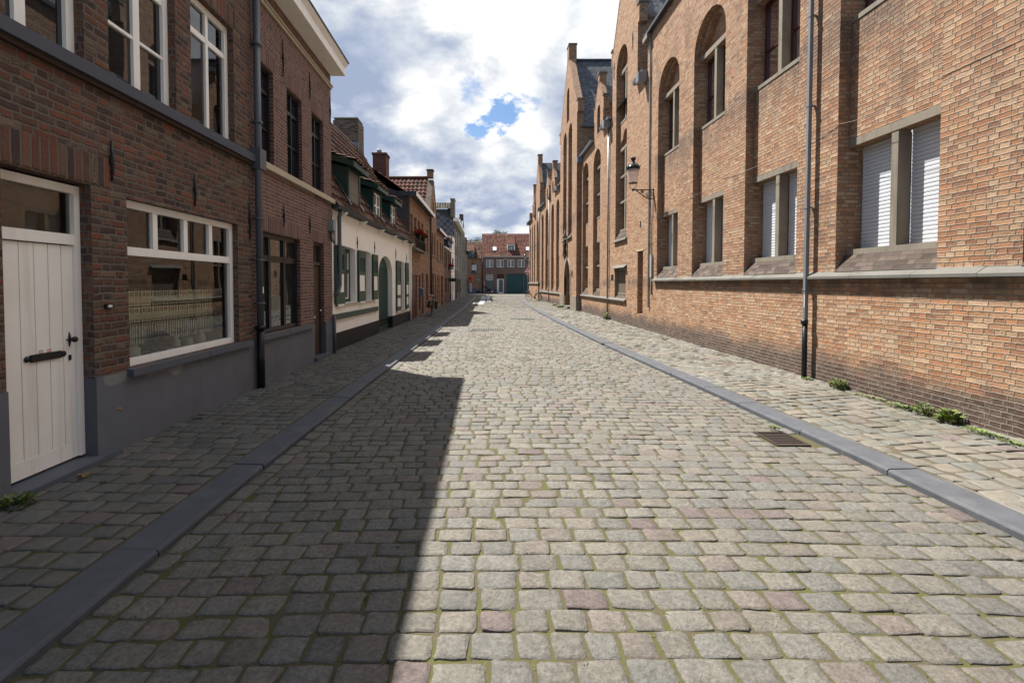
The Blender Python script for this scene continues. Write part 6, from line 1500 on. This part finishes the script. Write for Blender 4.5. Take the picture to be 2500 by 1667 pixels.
mb = MB(); mb.lathe([(.27,0),(.27,.05)], (-2.2,64.4,2.45), 20, axis='y'); mb.box(-2.28,-2.12,64.4,64.45,1.75,2.2); mb.build('disc', M['lead_red'], o)
mb = MB(); mb.tube([(-2.96,64.43,2.75),(-2.2,64.43,2.75),(-2.2,64.43,2.7)], .015, 6); mb.build('bracket', M['iron'], o)
mb = MB(); mb.box(-2.3,-2.02,64.4,64.44,.45,1.7); mb.build('board', M['lilac'], o)
mb = MB(); mb.shared([(4.78,24.0,.12),(4.98,24.05,.12),(4.95,24.25,.12),(4.8,24.2,.12),(4.85,24.1,.22)], [(0,1,4),(1,2,4),(2,3,4),(3,0,4)], 0, None, False); tag(mb.build('loose_stone', M['concrete']), 'loose pale stone at the foot of the entrance block corner', 'stone')

# ------------------------------------------------------------------ sky, sun, camera
SUN = Vector((-2.64,2.54,6.4)).normalized()
W = bpy.data.worlds.new('World'); bpy.context.scene.world = W; W.use_nodes = True
class WT(NT):
    def __init__(s, w): s.t = w.node_tree; s.t.nodes.clear()
t = WT(W); out = t.n('OutputWorld'); bg = t.n('Background'); bg.inputs[1].default_value = .056; t.l(bg.outputs[0], out.inputs[0])
sky = t.n('TexSky'); sky.sky_type = 'NISHITA'; sky.sun_disc = False; sky.sun_elevation = math.asin(SUN.z); sky.sun_rotation = math.atan2(SUN.x, SUN.y)
sky.air_density = 1.; sky.dust_density = .6; sky.ozone_density = 1.5
dirv = t.vm('NORMALIZE', t.n('TexCoord').outputs['Generated'])
x, y, z = t.xyz(dirv); zz = t.m('MAXIMUM', z, -.05)
pl_ = t.vm('SCALE', dirv); t.l(t.m('DIVIDE', 1., t.m('ADD', zz, .42)), pl_.node.inputs[3])
n1 = t.noise(pl_, 4.6, 12., .60, dist=.35); n2 = t.noise(pl_, 1.5, 5., .5); n3 = t.noise(pl_, 15., 9., .62)
def blob(c, r0, r1, amp=.0):
    c = Vector(c).normalized(); d = t.vm('DISTANCE', dirv, tuple(c))
    if amp: d = t.m('ADD', d, t.m('MULTIPLY', t.m('SUBTRACT', n1, .5), amp))
    return t.m('SUBTRACT', 1., t.ss(d, r0, r1))
def px(u, v): return ((u-1187)/1111., 1., (692-v)/1111.)
v = t.m('ADD', .5, t.m('MULTIPLY', t.m('SUBTRACT', n1, .5), 2.5)); v = t.m('ADD', v, t.m('MULTIPLY', t.m('SUBTRACT', n2, .5), 1.0)); v = t.m('ADD', v, t.m('MULTIPLY', t.m('SUBTRACT', n3, .5), .5))
vo = t.n('TexVoronoi'); vo.feature = 'SMOOTH_F1'; vo.inputs['Scale'].default_value = 10.; vo.inputs['Smoothness'].default_value = .35
wv = t.vm('SCALE', t.vm('SUBTRACT', t.noise(pl_, 7., 6., .6, col=True), (.5,.5,.5))); wv.node.inputs[3].default_value = .16
t.l(t.vm('ADD', pl_, wv), vo.inputs['Vector']); v = t.m('ADD', v, t.m('MULTIPLY', t.m('SUBTRACT', .42, vo.outputs['Distance']), .6))
for c, r0, r1, a, k in ((px(880,160),.05,.29,.25,-.58),(px(880,330),.0,.14,.1,-.16),(px(1130,120),.05,.30,.2,.30),(px(1240,345),.02,.13,.2,.42),(px(1010,270),.0,.13,.2,.30),(px(1130,470),.02,.16,.1,-.16),(px(1230,560),.02,.10,.1,-.02),(px(900,10),.02,.12,.2,.30),(px(1440,90),.03,.18,.2,-.06),(px(1000,400),.02,.1,.15,.12),((.75,.25,.62),.25,.75,.2,.55)):
    v = t.m('ADD', v, t.m('MULTIPLY', blob(c, r0, r1, a), k))
cl0 = t.ramp(v, [(0.,(2.5,3.0,4.1)),(.22,(3.3,3.75,4.7)),(.45,(4.5,4.85,5.4)),(.62,(5.6,5.8,6.1)),(.8,(6.8,6.85,6.85)),(1.,(7.3,7.25,7.15))])
bm = t.m('MULTIPLY_ADD', t.m('SUBTRACT', 1., t.ss(t.vm('DISTANCE', dirv, tuple(Vector((.72,.12,.68)).normalized())), .25, .85)), 1.1, 1.)  # brightens an unseen sky patch high on the right, added to light left houses
cl = t.mix(1., cl0, t.cxyz(bm, bm, bm), 'MULTIPLY')
wn_ = t.vm('SUBTRACT', t.noise(pl_, 8., 10., .66, col=True), (.5,.5,.5)); wsc = t.vm('SCALE', wn_); wsc.node.inputs[3].default_value = .15
dw = t.vm('ADD', dirv, wsc)
def hole_(c, r0, r1, sx_, sz_):
    c = Vector(c).normalized(); d = t.vm('SUBTRACT', dw, tuple(c)); d = t.vm('MULTIPLY', d, (sx_,1.,sz_)); return t.m('SUBTRACT', 1., t.ss(t.vm('LENGTH', d), r0, r1))
hm = t.m('MAXIMUM', hole_(px(1222,285), .026, .042, .85, 1.), hole_(px(1178,314), .018, .033, .8, 1.2))
hm = t.m('MAXIMUM', hm, t.m('MULTIPLY', hole_(px(1150,212), .006, .03, .9, 1.), .7)); hm = t.m('MAXIMUM', hm, t.m('MULTIPLY', hole_(px(1292,243), .004, .028, .8, 1.3), .65))
# elsewhere in the sky the cloud is broken
back = t.ss(t.m('MULTIPLY', y, -1.), -.12, .35)
brk = t.m('MULTIPLY', back, t.ss(t.noise(pl_, 2.2, 8., .6), .36, .52)); hm = t.m('MAXIMUM', hm, brk)
skc = t.mix(1., sky.outputs[0], (.84,.93,1.0), 'MULTIPLY')
t.l(t.mix(hm, cl, skc), bg.inputs[0])
W.cycles.sampling_method = 'AUTOMATIC'
sl = bpy.data.lights.new('sun', 'SUN'); sl.energy = 4.6; sl.angle = rad(.5); sl.color = (1.,.955,.88)
so = bpy.data.objects.new('sun', sl); so.rotation_euler = (-SUN).to_track_quat('-Z', 'Y').to_euler(); so.location = (-10,10,30); C.objects.link(so)
cam = bpy.data.cameras.new('camera'); co = bpy.data.objects.new('camera', cam); C.objects.link(co)
PITCH = 1.6
co.location = (0,0,1.65); co.rotation_euler = (rad(90-PITCH), 0, 0)
cam.sensor_width = 36.; cam.sensor_fit = 'HORIZONTAL'; cam.lens = 1111/2500*36
cyp = 692+1111*math.tan(rad(PITCH))
cam.shift_x = (1250-1187)/2500; cam.shift_y = -(833.5-cyp)/2500
cam.clip_end = 1000.; cam.clip_start = .05
sc_ = bpy.context.scene; sc_.camera = co
sc_.view_settings.view_transform = 'Standard'; sc_.view_settings.look = 'None'; sc_.view_settings.gamma = 1.; sc_.view_settings.exposure = 1.45
sc_.view_settings.use_curve_mapping = False
sc_.cycles.max_bounces = 6; sc_.cycles.transparent_max_bounces = 8
